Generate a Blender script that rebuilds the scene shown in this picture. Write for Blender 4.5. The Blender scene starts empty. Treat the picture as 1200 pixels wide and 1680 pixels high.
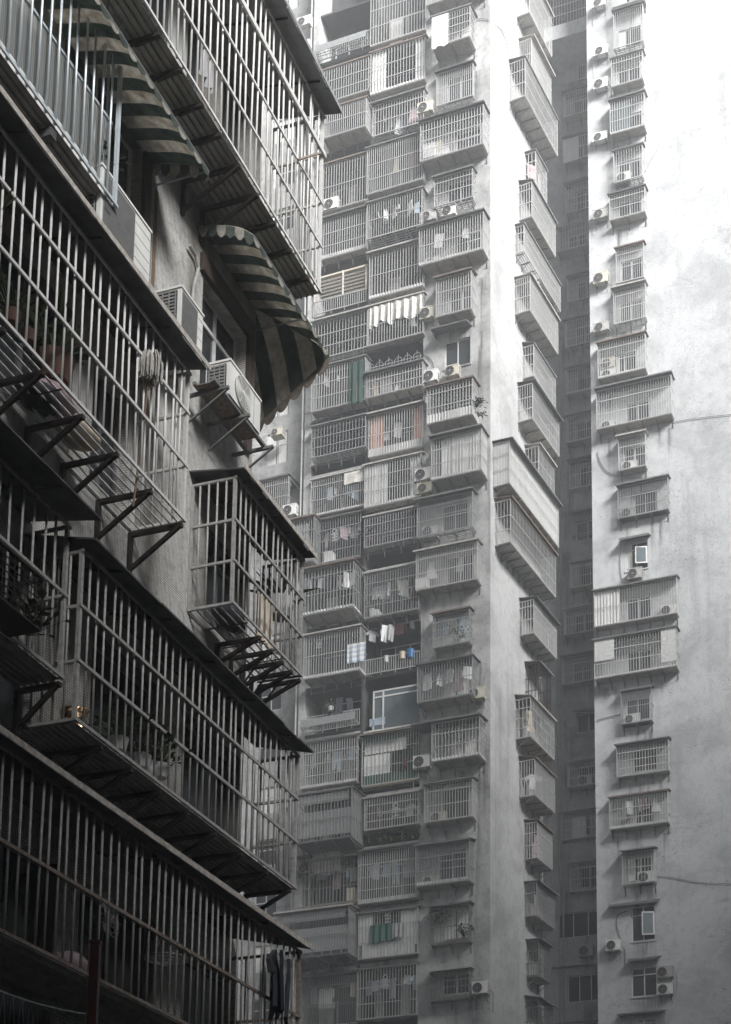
import bpy, math, random
from mathutils import Vector, Matrix

# ------------------------------------------------------------------ camera, sky, sun, exposure
F_PX, PPX, PPY, ALPHA, EYE = 2600.0, 810.0, 1914.0, math.radians(9.87), 1.6
W_PX, H_PX = 1200.0, 1680.0
SC = bpy.context.scene
COL = SC.collection
cam_d = bpy.data.cameras.new('camera')
cam_d.sensor_fit = 'HORIZONTAL'; cam_d.sensor_width = 36.0
cam_d.lens = 36.0 * F_PX / W_PX
cam_d.shift_x = (W_PX / 2 - PPX) / W_PX
cam_d.shift_y = (PPY - H_PX / 2) / W_PX
cam_d.clip_start = 0.1; cam_d.clip_end = 2000
cam = bpy.data.objects.new('camera', cam_d); COL.objects.link(cam)
cam.location = (0, 0, EYE); cam.rotation_euler = (math.pi / 2 + ALPHA, 0, 0)
SC.camera = cam

SUN_ELEV, SUN_AZ = math.radians(27), math.radians(37)     # azimuth: from behind the camera (-Y) towards +X
SUN_DIR = Vector((math.sin(SUN_AZ) * math.cos(SUN_ELEV), -math.cos(SUN_AZ) * math.cos(SUN_ELEV), math.sin(SUN_ELEV)))
world = bpy.data.worlds.new('World'); SC.world = world; world.use_nodes = True
nt = world.node_tree; nt.nodes.clear()
sky = nt.nodes.new('ShaderNodeTexSky'); sky.sky_type = 'NISHITA'; sky.sun_disc = False
sky.sun_elevation = SUN_ELEV; sky.sun_rotation = math.pi - SUN_AZ
sky.air_density = 1.0; sky.dust_density = 1.0; sky.ozone_density = 1.0
hs = nt.nodes.new('ShaderNodeHueSaturation'); hs.inputs['Saturation'].default_value = 0.22
bg = nt.nodes.new('ShaderNodeBackground'); bg.inputs['Strength'].default_value = 0.05
wo = nt.nodes.new('ShaderNodeOutputWorld')
nt.links.new(sky.outputs[0], hs.inputs['Color']); nt.links.new(hs.outputs[0], bg.inputs[0]); nt.links.new(bg.outputs[0], wo.inputs[0])
sun_d = bpy.data.lights.new('sun', 'SUN'); sun_d.energy = 5; sun_d.angle = math.radians(28); sun_d.color = (1.0, 0.995, 0.985)
sun = bpy.data.objects.new('sun', sun_d); COL.objects.link(sun)
sun.rotation_euler = SUN_DIR.to_track_quat('Z', 'Y').to_euler()
SC.view_settings.view_transform = 'Standard'; SC.view_settings.look = 'None'
SC.view_settings.gamma = 1.0; SC.view_settings.use_curve_mapping = False
SC.view_settings.exposure = 1.88
SC.cycles.use_denoising = True
SC.cycles.max_bounces = 6; SC.cycles.volume_bounces = 1; SC.cycles.transparent_max_bounces = 8
SC.cycles.caustics_reflective = False; SC.cycles.caustics_refractive = False
HAZE_DENSITY = 0.0027
SHADE_BLOCKS = [("shade_tower", 92, -8, 116, 18, 180, 95, "unseen tall grey apartment tower added behind to shade the street"), ("shade_house", 3.5, -8, 55, 14, 180, 29, "unseen low house block added to shade the foot of the old tenement"), ("shade_side_slab", 40, 35, 62, 20, -90, 62, "unseen long apartment slab added along the street to shade it"), ("shade_rear_slab", -16, 35, 54, 40, 90, 85, "unseen grey apartment slab added behind the old tenement to block sky light"), ("shade_far_slab", -39, -46, 102, 16, 180, 92, "unseen tall apartment slab added beyond the low house to block sky light")]  # out-of-view buildings added only to hold sun and sky off the street

RND = random.Random(7)

# ------------------------------------------------------------------ materials
MATS = {}
def mat(name, col, rough=0.7, metal=0.0, vary=0.12, scale=3.0, stretch=1.0, bump=0.0, bscale=60.0, col2=None, amount=0.5, spec=0.3):
    m = bpy.data.materials.new(name); m.use_nodes = True
    n = m.node_tree.nodes; l = m.node_tree.links
    b = n['Principled BSDF']
    b.inputs['Roughness'].default_value = rough; b.inputs['Metallic'].default_value = metal
    b.inputs['Specular IOR Level'].default_value = spec
    tc = n.new('ShaderNodeTexCoord'); mp = n.new('ShaderNodeMapping')
    mp.inputs['Scale'].default_value = (1, 1, stretch)
    l.new(tc.outputs['Object'], mp.inputs['Vector'])
    nz = n.new('ShaderNodeTexNoise'); nz.inputs['Scale'].default_value = scale; nz.inputs['Detail'].default_value = 6; nz.inputs['Roughness'].default_value = 0.65
    l.new(mp.outputs[0], nz.inputs['Vector'])
    rp = n.new('ShaderNodeValToRGB')
    c2 = col2 if col2 else tuple(max(0, c * (1 - vary * 2)) for c in col)
    rp.color_ramp.elements[0].position = 0.5 - 0.22 / max(amount, .05) * 0.5; rp.color_ramp.elements[1].position = 0.5 + 0.22 / max(amount, .05) * 0.5
    rp.color_ramp.elements[0].color = (*c2, 1); rp.color_ramp.elements[1].color = (*col, 1)
    l.new(nz.outputs['Fac'], rp.inputs[0]); l.new(rp.outputs[0], b.inputs['Base Color'])
    if bump:
        nb = n.new('ShaderNodeTexNoise'); nb.inputs['Scale'].default_value = bscale; nb.inputs['Detail'].default_value = 4
        l.new(tc.outputs['Object'], nb.inputs['Vector'])
        bp = n.new('ShaderNodeBump'); bp.inputs['Strength'].default_value = bump; bp.inputs['Distance'].default_value = 0.03
        l.new(nb.outputs['Fac'], bp.inputs['Height']); l.new(bp.outputs[0], b.inputs['Normal'])
    MATS[name] = m
    return m

def concrete(name, col, dark, crack=0.5, rough_bump=0.5, streak=0.6):
    """weathered rendered concrete: blotches, vertical rain streaks, fine grain, hairline cracks"""
    m = bpy.data.materials.new(name); m.use_nodes = True
    n = m.node_tree.nodes; l = m.node_tree.links; b = n['Principled BSDF']
    b.inputs['Roughness'].default_value = 0.92; b.inputs['Specular IOR Level'].default_value = 0.15
    tc = n.new('ShaderNodeTexCoord')
    def noise(sc, det, rough, stretch=(1, 1, 1), dist=0.0):
        mp = n.new('ShaderNodeMapping'); mp.inputs['Scale'].default_value = stretch
        l.new(tc.outputs['Object'], mp.inputs['Vector'])
        t = n.new('ShaderNodeTexNoise'); t.inputs['Scale'].default_value = sc; t.inputs['Detail'].default_value = det
        t.inputs['Roughness'].default_value = rough; t.inputs['Distortion'].default_value = dist
        l.new(mp.outputs[0], t.inputs['Vector']); return t.outputs['Fac']
    def ramp(fac, p0, p1, c0=0.0, c1=1.0):
        r = n.new('ShaderNodeMapRange'); r.inputs['From Min'].default_value = p0; r.inputs['From Max'].default_value = p1
        r.inputs['To Min'].default_value = c0; r.inputs['To Max'].default_value = c1; r.interpolation_type = 'SMOOTHSTEP'
        l.new(fac, r.inputs['Value']); return r.outputs[0]
    def mul(a, c):
        x = n.new('ShaderNodeMath'); x.operation = 'MULTIPLY'; l.new(a, x.inputs[0])
        if isinstance(c, float): x.inputs[1].default_value = c
        else: l.new(c, x.inputs[1])
        return x.outputs[0]
    def mix(a, c, f):
        x = n.new('ShaderNodeMix'); x.data_type = 'RGBA'; l.new(f, x.inputs['Factor'])
        for k, v in (('A', a), ('B', c)):
            if isinstance(v, tuple): x.inputs[[i for i, s in enumerate(x.inputs) if s.name == k and s.type == 'RGBA'][0]].default_value = (*v, 1)
            else: l.new(v, x.inputs[[i for i, s in enumerate(x.inputs) if s.name == k and s.type == 'RGBA'][0]])
        return x.outputs[[i for i, s in enumerate(x.outputs) if s.type == 'RGBA'][0]]
    blot = ramp(noise(0.35, 8, 0.68, dist=0.4), 0.42, 0.66)
    c = mix(col, tuple(0.5 * (a + d) for a, d in zip(col, dark)), blot)
    st = mul(ramp(noise(1.1, 6, 0.62, (1, 1, 0.07)), 0.52, 0.72), streak)
    c = mix(c, dark, st)
    fine = mul(ramp(noise(3.2, 9, 0.82, (1, 1, 0.8)), 0.47, 0.70), 0.62)
    c = mix(c, dark, fine)
    # hairline cracks and trowel lines running mostly sideways
    cr = noise(0.55, 7, 0.6, (1, 1, 2.6), 0.9)
    sb = n.new('ShaderNodeMath'); sb.operation = 'SUBTRACT'; sb.inputs[1].default_value = 0.5; l.new(cr, sb.inputs[0])
    ab = n.new('ShaderNodeMath'); ab.operation = 'ABSOLUTE'; l.new(sb.outputs[0], ab.inputs[0])
    ck = mul(mul(ramp(ab.outputs[0], 0.0, 0.006, 1.0, 0.0), ramp(noise(0.4, 3, 0.5), 0.5, 0.6)), crack)
    c = mix(c, tuple(d * 0.6 for d in dark), ck)
    l.new(c, b.inputs['Base Color'])
    nb = noise(14.0, 6, 0.8); bp = n.new('ShaderNodeBump'); bp.inputs['Strength'].default_value = rough_bump; bp.inputs['Distance'].default_value = 0.05
    l.new(nb, bp.inputs['Height']); l.new(bp.outputs[0], b.inputs['Normal'])
    MATS[name] = m; return m

def mosaic(name, col, mortar, size):
    m = bpy.data.materials.new(name); m.use_nodes = True
    n = m.node_tree.nodes; l = m.node_tree.links; b = n['Principled BSDF']
    b.inputs['Roughness'].default_value = 0.55; b.inputs['Specular IOR Level'].default_value = 0.3
    tc = n.new('ShaderNodeTexCoord'); mp = n.new('ShaderNodeMapping'); mp.inputs['Rotation'].default_value = (math.pi / 2, 0, 0)
    l.new(tc.outputs['Object'], mp.inputs['Vector'])
    br = n.new('ShaderNodeTexBrick'); br.offset = 0.0; br.squash = 1.0
    br.inputs['Scale'].default_value = 1.0; br.inputs['Brick Width'].default_value = size; br.inputs['Row Height'].default_value = size
    br.inputs['Mortar Size'].default_value = size * 0.12; br.inputs['Mortar Smooth'].default_value = 0.2
    br.inputs['Color1'].default_value = (*col, 1); br.inputs['Color2'].default_value = (*[c * 0.82 for c in col], 1); br.inputs['Mortar'].default_value = (*mortar, 1)
    l.new(mp.outputs[0], br.inputs['Vector'])
    st = n.new('ShaderNodeMapping'); st.inputs['Scale'].default_value = (1, 1, 0.12); l.new(tc.outputs['Object'], st.inputs['Vector'])
    nz = n.new('ShaderNodeTexNoise'); nz.inputs['Scale'].default_value = 1.6; nz.inputs['Detail'].default_value = 7; l.new(st.outputs[0], nz.inputs['Vector'])
    rp = n.new('ShaderNodeValToRGB'); rp.color_ramp.elements[0].position = 0.36; rp.color_ramp.elements[1].position = 0.56
    rp.color_ramp.elements[0].color = (0.36, 0.33, 0.30, 1); rp.color_ramp.elements[1].color = (1, 1, 1, 1)
    l.new(nz.outputs['Fac'], rp.inputs[0])
    mx = n.new('ShaderNodeMix'); mx.data_type = 'RGBA'; mx.blend_type = 'MULTIPLY'; mx.inputs['Factor'].default_value = 0.8
    ia = [i for i, s in enumerate(mx.inputs) if s.type == 'RGBA']
    l.new(br.outputs['Color'], mx.inputs[ia[0]]); l.new(rp.outputs[0], mx.inputs[ia[1]])
    n2 = n.new('ShaderNodeTexNoise'); n2.inputs['Scale'].default_value = 9; n2.inputs['Detail'].default_value = 5; l.new(tc.outputs['Object'], n2.inputs['Vector'])
    r2 = n.new('ShaderNodeValToRGB'); r2.color_ramp.elements[0].position = 0.33; r2.color_ramp.elements[1].position = 0.5
    r2.color_ramp.elements[0].color = (0.55, 0.53, 0.5, 1); r2.color_ramp.elements[1].color = (1, 1, 1, 1); l.new(n2.outputs['Fac'], r2.inputs[0])
    m2 = n.new('ShaderNodeMix'); m2.data_type = 'RGBA'; m2.blend_type = 'MULTIPLY'; m2.inputs['Factor'].default_value = 0.6
    ib = [i for i, s in enumerate(m2.inputs) if s.type == 'RGBA']
    l.new([o for o in mx.outputs if o.type == 'RGBA'][0], m2.inputs[ib[0]]); l.new(r2.outputs[0], m2.inputs[ib[1]])
    l.new([o for o in m2.outputs if o.type == 'RGBA'][0], b.inputs['Base Color'])
    bp = n.new('ShaderNodeBump'); bp.inputs['Strength'].default_value = 0.35; bp.inputs['Distance'].default_value = 0.004; bp.invert = True
    l.new(br.outputs['Fac'], bp.inputs['Height']); l.new(bp.outputs[0], b.inputs['Normal'])
    MATS[name] = m; return m

concrete('concrete_front', (0.46, 0.46, 0.455), (0.085, 0.085, 0.083), 0.8, 1.0, 0.75)
concrete('concrete_side', (0.45, 0.45, 0.447), (0.17, 0.17, 0.168), 0.7, 0.8, 0.55)
concrete('concrete_right', (0.50, 0.505, 0.51), (0.22, 0.223, 0.228), 1.0, 0.7, 0.4)
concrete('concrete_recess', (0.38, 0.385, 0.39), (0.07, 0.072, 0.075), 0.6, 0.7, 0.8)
concrete('concrete_balcony', (0.085, 0.085, 0.085), (0.028, 0.028, 0.028), 0.2, 0.5, 0.8)  # extra-dark base: the shade inside the balconies is put into the colour
concrete('asphalt', (0.055, 0.055, 0.055), (0.03, 0.03, 0.03), 0.3, 0.4, 0.1)
mosaic('mosaic_tile', (0.70, 0.69, 0.665), (0.11, 0.107, 0.104), 0.032)
mosaic('brown_tile', (0.075, 0.053, 0.046), (0.05, 0.04, 0.035), 0.026)
mat('aluminium', (0.62, 0.62, 0.61), 0.42, 0.55, 0.12, 6)
mat('galvanised', (0.42, 0.43, 0.43), 0.5, 0.5, 0.2, 9)
mat('dull_steel', (0.26, 0.26, 0.255), 0.6, 0.35, 0.25, 9)
mat('white_bar', (0.74, 0.74, 0.72), 0.4, 0.1, 0.12, 8)
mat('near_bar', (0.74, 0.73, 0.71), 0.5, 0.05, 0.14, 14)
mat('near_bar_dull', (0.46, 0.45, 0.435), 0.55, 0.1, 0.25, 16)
mat('blue_bar', (0.62, 0.68, 0.71), 0.35, 0.25, 0.12, 12)
mat('rusty_rail', (0.40, 0.36, 0.32), 0.75, 0.2, 0.3, 22, col2=(0.13, 0.075, 0.05))
mat('black_steel', (0.028, 0.028, 0.03), 0.55, 0.4, 0.3, 12, col2=(0.05, 0.035, 0.028))
mat('dark_sheet', (0.13, 0.13, 0.132), 0.7, 0.2, 0.3, 4, col2=(0.05, 0.048, 0.046))
mat('tray_sheet', (0.44, 0.43, 0.41), 0.65, 0.2, 0.25, 5, col2=(0.24, 0.22, 0.20))
mat('roof_sheet', (0.20, 0.20, 0.205), 0.7, 0.2, 0.3, 4, col2=(0.09, 0.085, 0.08))
mat('pale_edge', (0.62, 0.60, 0.56), 0.7, 0.0, 0.3, 14, col2=(0.25, 0.21, 0.17))
mat('board_panel', (0.52, 0.52, 0.51), 0.7, 0.0, 0.15, 7, bump=.8, bscale=7)
mat('white_panel', (0.78, 0.78, 0.765), 0.6, 0.0, 0.15, 5, stretch=.3)
mat('grey_panel', (0.36, 0.365, 0.37), 0.5, 0.1, 0.15, 4)
mat('green_panel', (0.03, 0.105, 0.075), 0.6, 0.0, 0.25, 5)
mat('glass', (0.035, 0.04, 0.045), 0.12, 0.0, 0.2, 2, spec=0.6)
mat('pale_glass', (0.12, 0.15, 0.16), 0.15, 0.0, 0.2, 2, spec=0.6)
mat('dark_room', (0.018, 0.018, 0.019), 0.9, 0.0, 0.2, 2)
mat('window_frame', (0.66, 0.66, 0.65), 0.45, 0.1, 0.12, 6)
mat('window_frame_dark', (0.16, 0.16, 0.165), 0.45, 0.2, 0.12, 6)
mat('curtain_white', (0.70, 0.70, 0.68), 0.9, 0.0, 0.1, 6)
mat('curtain_pink', (0.60, 0.36, 0.29), 0.9, 0.0, 0.1, 6)
mat('curtain_green', (0.022, 0.052, 0.042), 0.9, 0.0, 0.2, 6)
mat('ac_white', (0.72, 0.715, 0.69), 0.5, 0.0, 0.12, 5, stretch=.4)
mat('ac_cream', (0.60, 0.56, 0.47), 0.55, 0.0, 0.2, 5, stretch=.4)
mat('ac_dirty', (0.48, 0.47, 0.45), 0.6, 0.0, 0.3, 5, stretch=.4)
mat('ac_grille', (0.26, 0.26, 0.255), 0.6, 0.1, 0.15, 8)
mat('ac_dark', (0.03, 0.03, 0.032), 0.6, 0.0, 0.1, 8)
mat('cloth_white', (0.62, 0.62, 0.62), 0.9, 0, .08, 7)
mat('cloth_blue', (0.40, 0.48, 0.56), 0.9, 0, .12, 7)
mat('cloth_dark', (0.04, 0.042, 0.05), 0.9, 0, .12, 7)
mat('cloth_pink', (0.42, 0.32, 0.34), 0.9, 0, .12, 7)
mat('cloth_grey', (0.32, 0.32, 0.33), 0.9, 0, .12, 7)
mat('cloth_red', (0.07, 0.028, 0.028), 0.9, 0, .12, 7)
mat('cloth_teal', (0.05, 0.12, 0.10), 0.9, 0, .12, 7)
mat('cloth_beige', (0.60, 0.52, 0.42), 0.9, 0, .12, 7)
mat('cloth_jeans', (0.02, 0.026, 0.042), 0.9, 0, .2, 9)
mat('canvas', (0.62, 0.60, 0.56), 0.9, 0, .25, 5)
mat('awning_green', (0.165, 0.20, 0.175), 0.85, 0, 0.25, 8, col2=(0.08, 0.10, 0.088), amount=.7)
mat('awning_white', (0.66, 0.645, 0.60), 0.85, 0, 0.25, 9, col2=(0.36, 0.33, 0.28), amount=.7)
mat('awning_dirt', (0.20, 0.17, 0.14), 0.9, 0, 0.4, 10, col2=(0.04, 0.033, 0.028))
mat('leaf', (0.055, 0.085, 0.035), 0.55, 0, 0.3, 8)
mat('leaf_pale', (0.13, 0.17, 0.085), 0.55, 0, 0.3, 8)
mat('terracotta', (0.12, 0.06, 0.045), 0.8, 0, 0.2, 8)
mat('pot_white', (0.52, 0.52, 0.52), 0.5, 0, 0.15, 8)
mat('gold_foil', (0.75, 0.48, 0.28), 0.25, 0.9, 0.3, 14)
mat('mop_yarn', (0.52, 0.50, 0.47), 0.95, 0, 0.2, 14)
mat('wood_stick', (0.20, 0.14, 0.09), 0.7, 0, 0.2, 14)
mat('red_paint', (0.085, 0.013, 0.012), 0.5, 0.1, 0.3, 7)
mat('pipe_grey', (0.34, 0.34, 0.33), 0.6, 0, 0.2, 8)
mat('cable_grey', (0.34, 0.34, 0.34), 0.7, 0, 0.1, 8)
mat('bucket_blue', (0.03, 0.14, 0.33), 0.4, 0, 0.1, 8)
mat('ceiling_beige', (0.58, 0.52, 0.44), 0.8, 0, 0.12, 5)
mat('net', (0.40, 0.40, 0.385), 0.6, 0.3, 0.12, 40)
mat('window_stain', (0.20, 0.13, 0.09), 0.9, 0, 0.3, 9)

def stain_material():
    m = bpy.data.materials.new('rain_stain'); m.use_nodes = True; n = m.node_tree.nodes; l = m.node_tree.links; b = n['Principled BSDF']
    b.inputs['Base Color'].default_value = (0.07, 0.068, 0.064, 1); b.inputs['Roughness'].default_value = 0.95
    tc = n.new('ShaderNodeTexCoord'); mp = n.new('ShaderNodeMapping'); mp.inputs['Scale'].default_value = (1, 1, 0.06); l.new(tc.outputs['Object'], mp.inputs['Vector'])
    nz = n.new('ShaderNodeTexNoise'); nz.inputs['Scale'].default_value = 9; nz.inputs['Detail'].default_value = 5; l.new(mp.outputs[0], nz.inputs['Vector'])
    r = n.new('ShaderNodeMapRange'); r.inputs['From Min'].default_value = 0.42; r.inputs['From Max'].default_value = 0.72; l.new(nz.outputs['Fac'], r.inputs['Value'])
    sp = n.new('ShaderNodeSeparateXYZ'); l.new(tc.outputs['Generated'], sp.inputs[0])
    e = n.new('ShaderNodeMath'); e.operation = 'POWER'; e.inputs[1].default_value = 1.4; l.new(sp.outputs['Z'], e.inputs[0])
    x = n.new('ShaderNodeMath'); x.operation = 'SUBTRACT'; x.inputs[1].default_value = 0.5; l.new(sp.outputs['X'], x.inputs[0])
    ax = n.new('ShaderNodeMath'); ax.operation = 'ABSOLUTE'; l.new(x.outputs[0], ax.inputs[0])
    fx = n.new('ShaderNodeMapRange'); fx.inputs['From Min'].default_value = 0.5; fx.inputs['From Max'].default_value = 0.1; l.new(ax.outputs[0], fx.inputs['Value'])
    m1 = n.new('ShaderNodeMath'); m1.operation = 'MULTIPLY'; l.new(r.outputs[0], m1.inputs[0]); l.new(e.outputs[0], m1.inputs[1])
    m2 = n.new('ShaderNodeMath'); m2.operation = 'MULTIPLY'; l.new(m1.outputs[0], m2.inputs[0]); l.new(fx.outputs[0], m2.inputs[1])
    m3 = n.new('ShaderNodeMath'); m3.operation = 'MULTIPLY'; m3.inputs[1].default_value = 0.75; l.new(m2.outputs[0], m3.inputs[0])
    l.new(m3.outputs[0], b.inputs['Alpha']); MATS['rain_stain'] = m
stain_material()
for k_ in ('awning_green', 'awning_white'):        # thin cloth lets some light through
    n_ = MATS[k_].node_tree.nodes; l_ = MATS[k_].node_tree.links
    tr = n_.new('ShaderNodeBsdfTranslucent'); mx_ = n_.new('ShaderNodeMixShader'); mx_.inputs[0].default_value = 0.55
    b_ = n_['Principled BSDF']; c_ = b_.inputs['Base Color'].links[0].from_socket
    l_.new(c_, tr.inputs['Color']); l_.new(b_.outputs[0], mx_.inputs[1]); l_.new(tr.outputs[0], mx_.inputs[2])
    l_.new(mx_.outputs[0], n_['Material Output'].inputs['Surface'])

# ------------------------------------------------------------------ mesh building
class MB:
    def __init__(s): s.v = []; s.f = []; s.smooth = False
    def quad(s, a, b, c, d):
        i = len(s.v); s.v += [tuple(a), tuple(b), tuple(c), tuple(d)]; s.f.append((i, i + 1, i + 2, i + 3)); return s
    def box(s, x0, x1, y0, y1, z0, z1):
        i = len(s.v)
        s.v += [(x0, y0, z0), (x1, y0, z0), (x1, y1, z0), (x0, y1, z0), (x0, y0, z1), (x1, y0, z1), (x1, y1, z1), (x0, y1, z1)]
        s.f += [tuple(i + k for k in q) for q in ((3, 2, 1, 0), (4, 5, 6, 7), (0, 1, 5, 4), (1, 2, 6, 5), (2, 3, 7, 6), (3, 0, 4, 7))]
        return s
    def hexa(s, p):
        """eight corners, bottom four then top four"""
        i = len(s.v); s.v += [tuple(q) for q in p]
        s.f += [tuple(i + k for k in q) for q in ((3, 2, 1, 0), (4, 5, 6, 7), (0, 1, 5, 4), (1, 2, 6, 5), (2, 3, 7, 6), (3, 0, 4, 7))]
        return s
    def bar(s, a, b, r=0.02, n=4):
        a = Vector(a); b = Vector(b); d = b - a
        if d.length < 1e-6: return s
        q = d.to_track_quat('Z', 'Y'); i = len(s.v)
        for p in (a, b):
            for k in range(n):
                t = 2 * math.pi * (k + 0.5) / n
                s.v.append(tuple(p + q @ Vector((r * math.cos(t), r * math.sin(t), 0))))
        for k in range(n):
            k2 = (k + 1) % n; s.f.append((i + k, i + k2, i + n + k2, i + n + k))
        s.f.append(tuple(i + k for k in reversed(range(n)))); s.f.append(tuple(i + n + k for k in range(n)))
        return s
    def path(s, pts, r=0.02, n=5):
        for a, b in zip(pts[:-1], pts[1:]): s.bar(a, b, r, n)
        return s
    def disc(s, c, nrm, r, n=18, depth=0.02):
        c = Vector(c); nrm = Vector(nrm).normalized(); return s.bar(c, c + nrm * depth, r, n)
    def ring(s, c, nrm, r, w, n=20, seg=4):
        c = Vector(c); q = Vector(nrm).to_track_quat('Z', 'Y')
        pts = [c + q @ Vector((r * math.cos(2 * math.pi * k / n), r * math.sin(2 * math.pi * k / n), 0)) for k in range(n + 1)]
        return s.path(pts, w, seg)
    def corr(s, x0, x1, y, z0, z1, pitch=0.12, depth=0.03, axis='x'):
        """upright ribbed sheet in the x-z plane; ribs vertical"""
        n = max(2, int((x1 - x0) / pitch * 2)); i = len(s.v)
        for k in range(n + 1):
            x = x0 + (x1 - x0) * k / n; yy = y + (depth if (k % 2) else 0)
            s.v += [(x, yy, z0), (x, yy, z1)]
        for k in range(n): s.f.append((i + 2 * k, i + 2 * k + 2, i + 2 * k + 3, i + 2 * k + 1))
        return s
    def obj(s, name, m, parent=None, kind=None, smooth=False):
        me = bpy.data.meshes.new(name); me.from_pydata(s.v, [], s.f)
        if smooth: me.polygons.foreach_set('use_smooth', [True] * len(me.polygons))
        me.materials.append(MATS[m] if isinstance(m, str) else m)
        o = bpy.data.objects.new(name, me); COL.objects.link(o)
        if parent: o.parent = parent
        if kind: o['kind'] = kind
        return o

def share(name, me, parent=None, loc=(0, 0, 0), m=None, rot=(0, 0, 0), scale=(1, 1, 1)):
    o = bpy.data.objects.new(name, me); COL.objects.link(o); o.location = loc; o.rotation_euler = rot; o.scale = scale
    if parent: o.parent = parent
    if m: o.material_slots[0].link = 'OBJECT'; o.material_slots[0].material = MATS[m]
    return o

def tag(o, label, cat, group=None, kind=None):
    o['label'] = label; o['category'] = cat
    if group: o['group'] = group
    if kind: o['kind'] = kind
    return o

# ------------------------------------------------------------------ facade frames
CAM = Vector((0, 0, EYE))
def ray(px, py):
    xc = (px - PPX) / F_PX; yc = -(py - PPY) / F_PX
    return Vector((xc, math.cos(ALPHA) - yc * math.sin(ALPHA), math.sin(ALPHA) + yc * math.cos(ALPHA)))
def project(p):
    d = Vector(p) - CAM
    f = d.y * math.cos(ALPHA) + d.z * math.sin(ALPHA); up = -d.y * math.sin(ALPHA) + d.z * math.cos(ALPHA)
    return PPX + F_PX * d.x / f, PPY - F_PX * up / f
class Fac:
    """upright wall plane; local x runs to the right as seen from outside, local y into the wall, z up"""
    def __init__(s, p0, rot):
        s.p = Vector((p0[0], p0[1], 0)); s.rot = rot
        s.u = Vector((math.cos(rot), math.sin(rot), 0)); s.i = Vector((-math.sin(rot), math.cos(rot), 0))
    def at(s, px, py, off=0.0):
        r = ray(px, py); t = ((s.p - CAM).dot(s.i) - off) / r.dot(s.i)
        q = CAM + r * t
        return (q - s.p).dot(s.u), q.z
    def w(s, u, off, z): 
        q = s.p + s.u * u - s.i * off; return Vector((q.x, q.y, z))
    def empty(s, name, u, z, off=0.0):
        o = bpy.data.objects.new(name, None); COL.objects.link(o); o.empty_display_size = 0.2
        o.location = s.w(u, off, z); o.rotation_euler = (0, 0, s.rot); return o
    def place(s, o, u, z, off=0.0):
        o.location = s.w(u, off, z); o.rotation_euler = (0, 0, s.rot); return o

def wall_holes(mb, u0, u1, z0, z1, holes, depth, y=0.0):
    """front sheet with rectangular openings and their reveals, in facade-local coordinates"""
    us = sorted({u0, u1, *[min(max(h[0], u0), u1) for h in holes], *[min(max(h[1], u0), u1) for h in holes]})
    zs = sorted({z0, z1, *[min(max(h[2], z0), z1) for h in holes], *[min(max(h[3], z0), z1) for h in holes]})
    for a, b in zip(us[:-1], us[1:]):
        for c, d in zip(zs[:-1], zs[1:]):
            mx, mz = (a + b) / 2, (c + d) / 2
            if any(h[0] < mx < h[1] and h[2] < mz < h[3] for h in holes): continue
            mb.quad((a, y, c), (b, y, c), (b, y, d), (a, y, d))
    for a, b, c, d in holes:
        mb.quad((a, y, c), (a, y, d), (a, y + depth, d), (a, y + depth, c))
        mb.quad((b, y, c), (b, y + depth, c), (b, y + depth, d), (b, y, d))
        mb.quad((a, y, c), (a, y + depth, c), (b, y + depth, c), (b, y, c))
        mb.quad((a, y, d), (b, y, d), (b, y + depth, d), (a, y + depth, d))
    return mb

def window(parent, u0, u1, z0, z1, y, n=2, frame='window_frame', curtain=None, t=0.05, transom=None, pane='glass'):
    """frame with panes; parent-local coordinates"""
    m = MB(); w = (u1 - u0)
    m.box(u0, u0 + t, y, y + .06, z0, z1).box(u1 - t, u1, y, y + .06, z0, z1)
    m.box(u0 + t, u1 - t, y, y + .06, z0, z0 + t).box(u0 + t, u1 - t, y, y + .06, z1 - t, z1)
    for k in range(1, n):
        x = u0 + w * k / n; m.box(x - t / 2, x + t / 2, y - .004, y + .056, z0 + t, z1 - t)
    if transom: 
        zz = z0 + (z1 - z0) * transom; m.box(u0 + t, u1 - t, y - .008, y + .05, zz - t / 2, zz + t / 2)
    f = m.obj('window', frame, parent)
    for k in range(n):
        a = u0 + w * k / n + t / 2; b = u0 + w * (k + 1) / n - t / 2
        MB().box(a, b, y + .02, y + .03, z0 + t / 2, z1 - t / 2).obj('pane', pane, f)
        if curtain and (k % 2 == 0 or n == 1 or curtain[1]):
            MB().corr(a + .03, a + (b - a) * curtain[2], y + .008, z0 + t, z1 - t, .09, .008).obj('curtain', curtain[0], f)
    return f
# ------------------------------------------------------------------ ground and street
g = MB().quad((-400, -300, 0), (400, -300, 0), (400, 500, 0), (-400, 500, 0)).obj('ground', 'asphalt', kind='structure')

# ------------------------------------------------------------------ facades of the far blocks
def on_y(px, py, y):
    r = ray(px, py); t = y / r.y; return (r.x * t, y)
K = on_y(805, 1000, 68.0)
TF = Fac(K, math.radians(-20))            # tower, barred front
TS = Fac(K, math.radians(65))             # tower, pale right flank
RB = Fac(on_y(974, 1000, 76.0), math.radians(-19.5))   # right block front
RW = Fac(on_y(975, 1000, 80.0), math.radians(-19.5))   # dark recess between the two
TOP = 88.0

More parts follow.
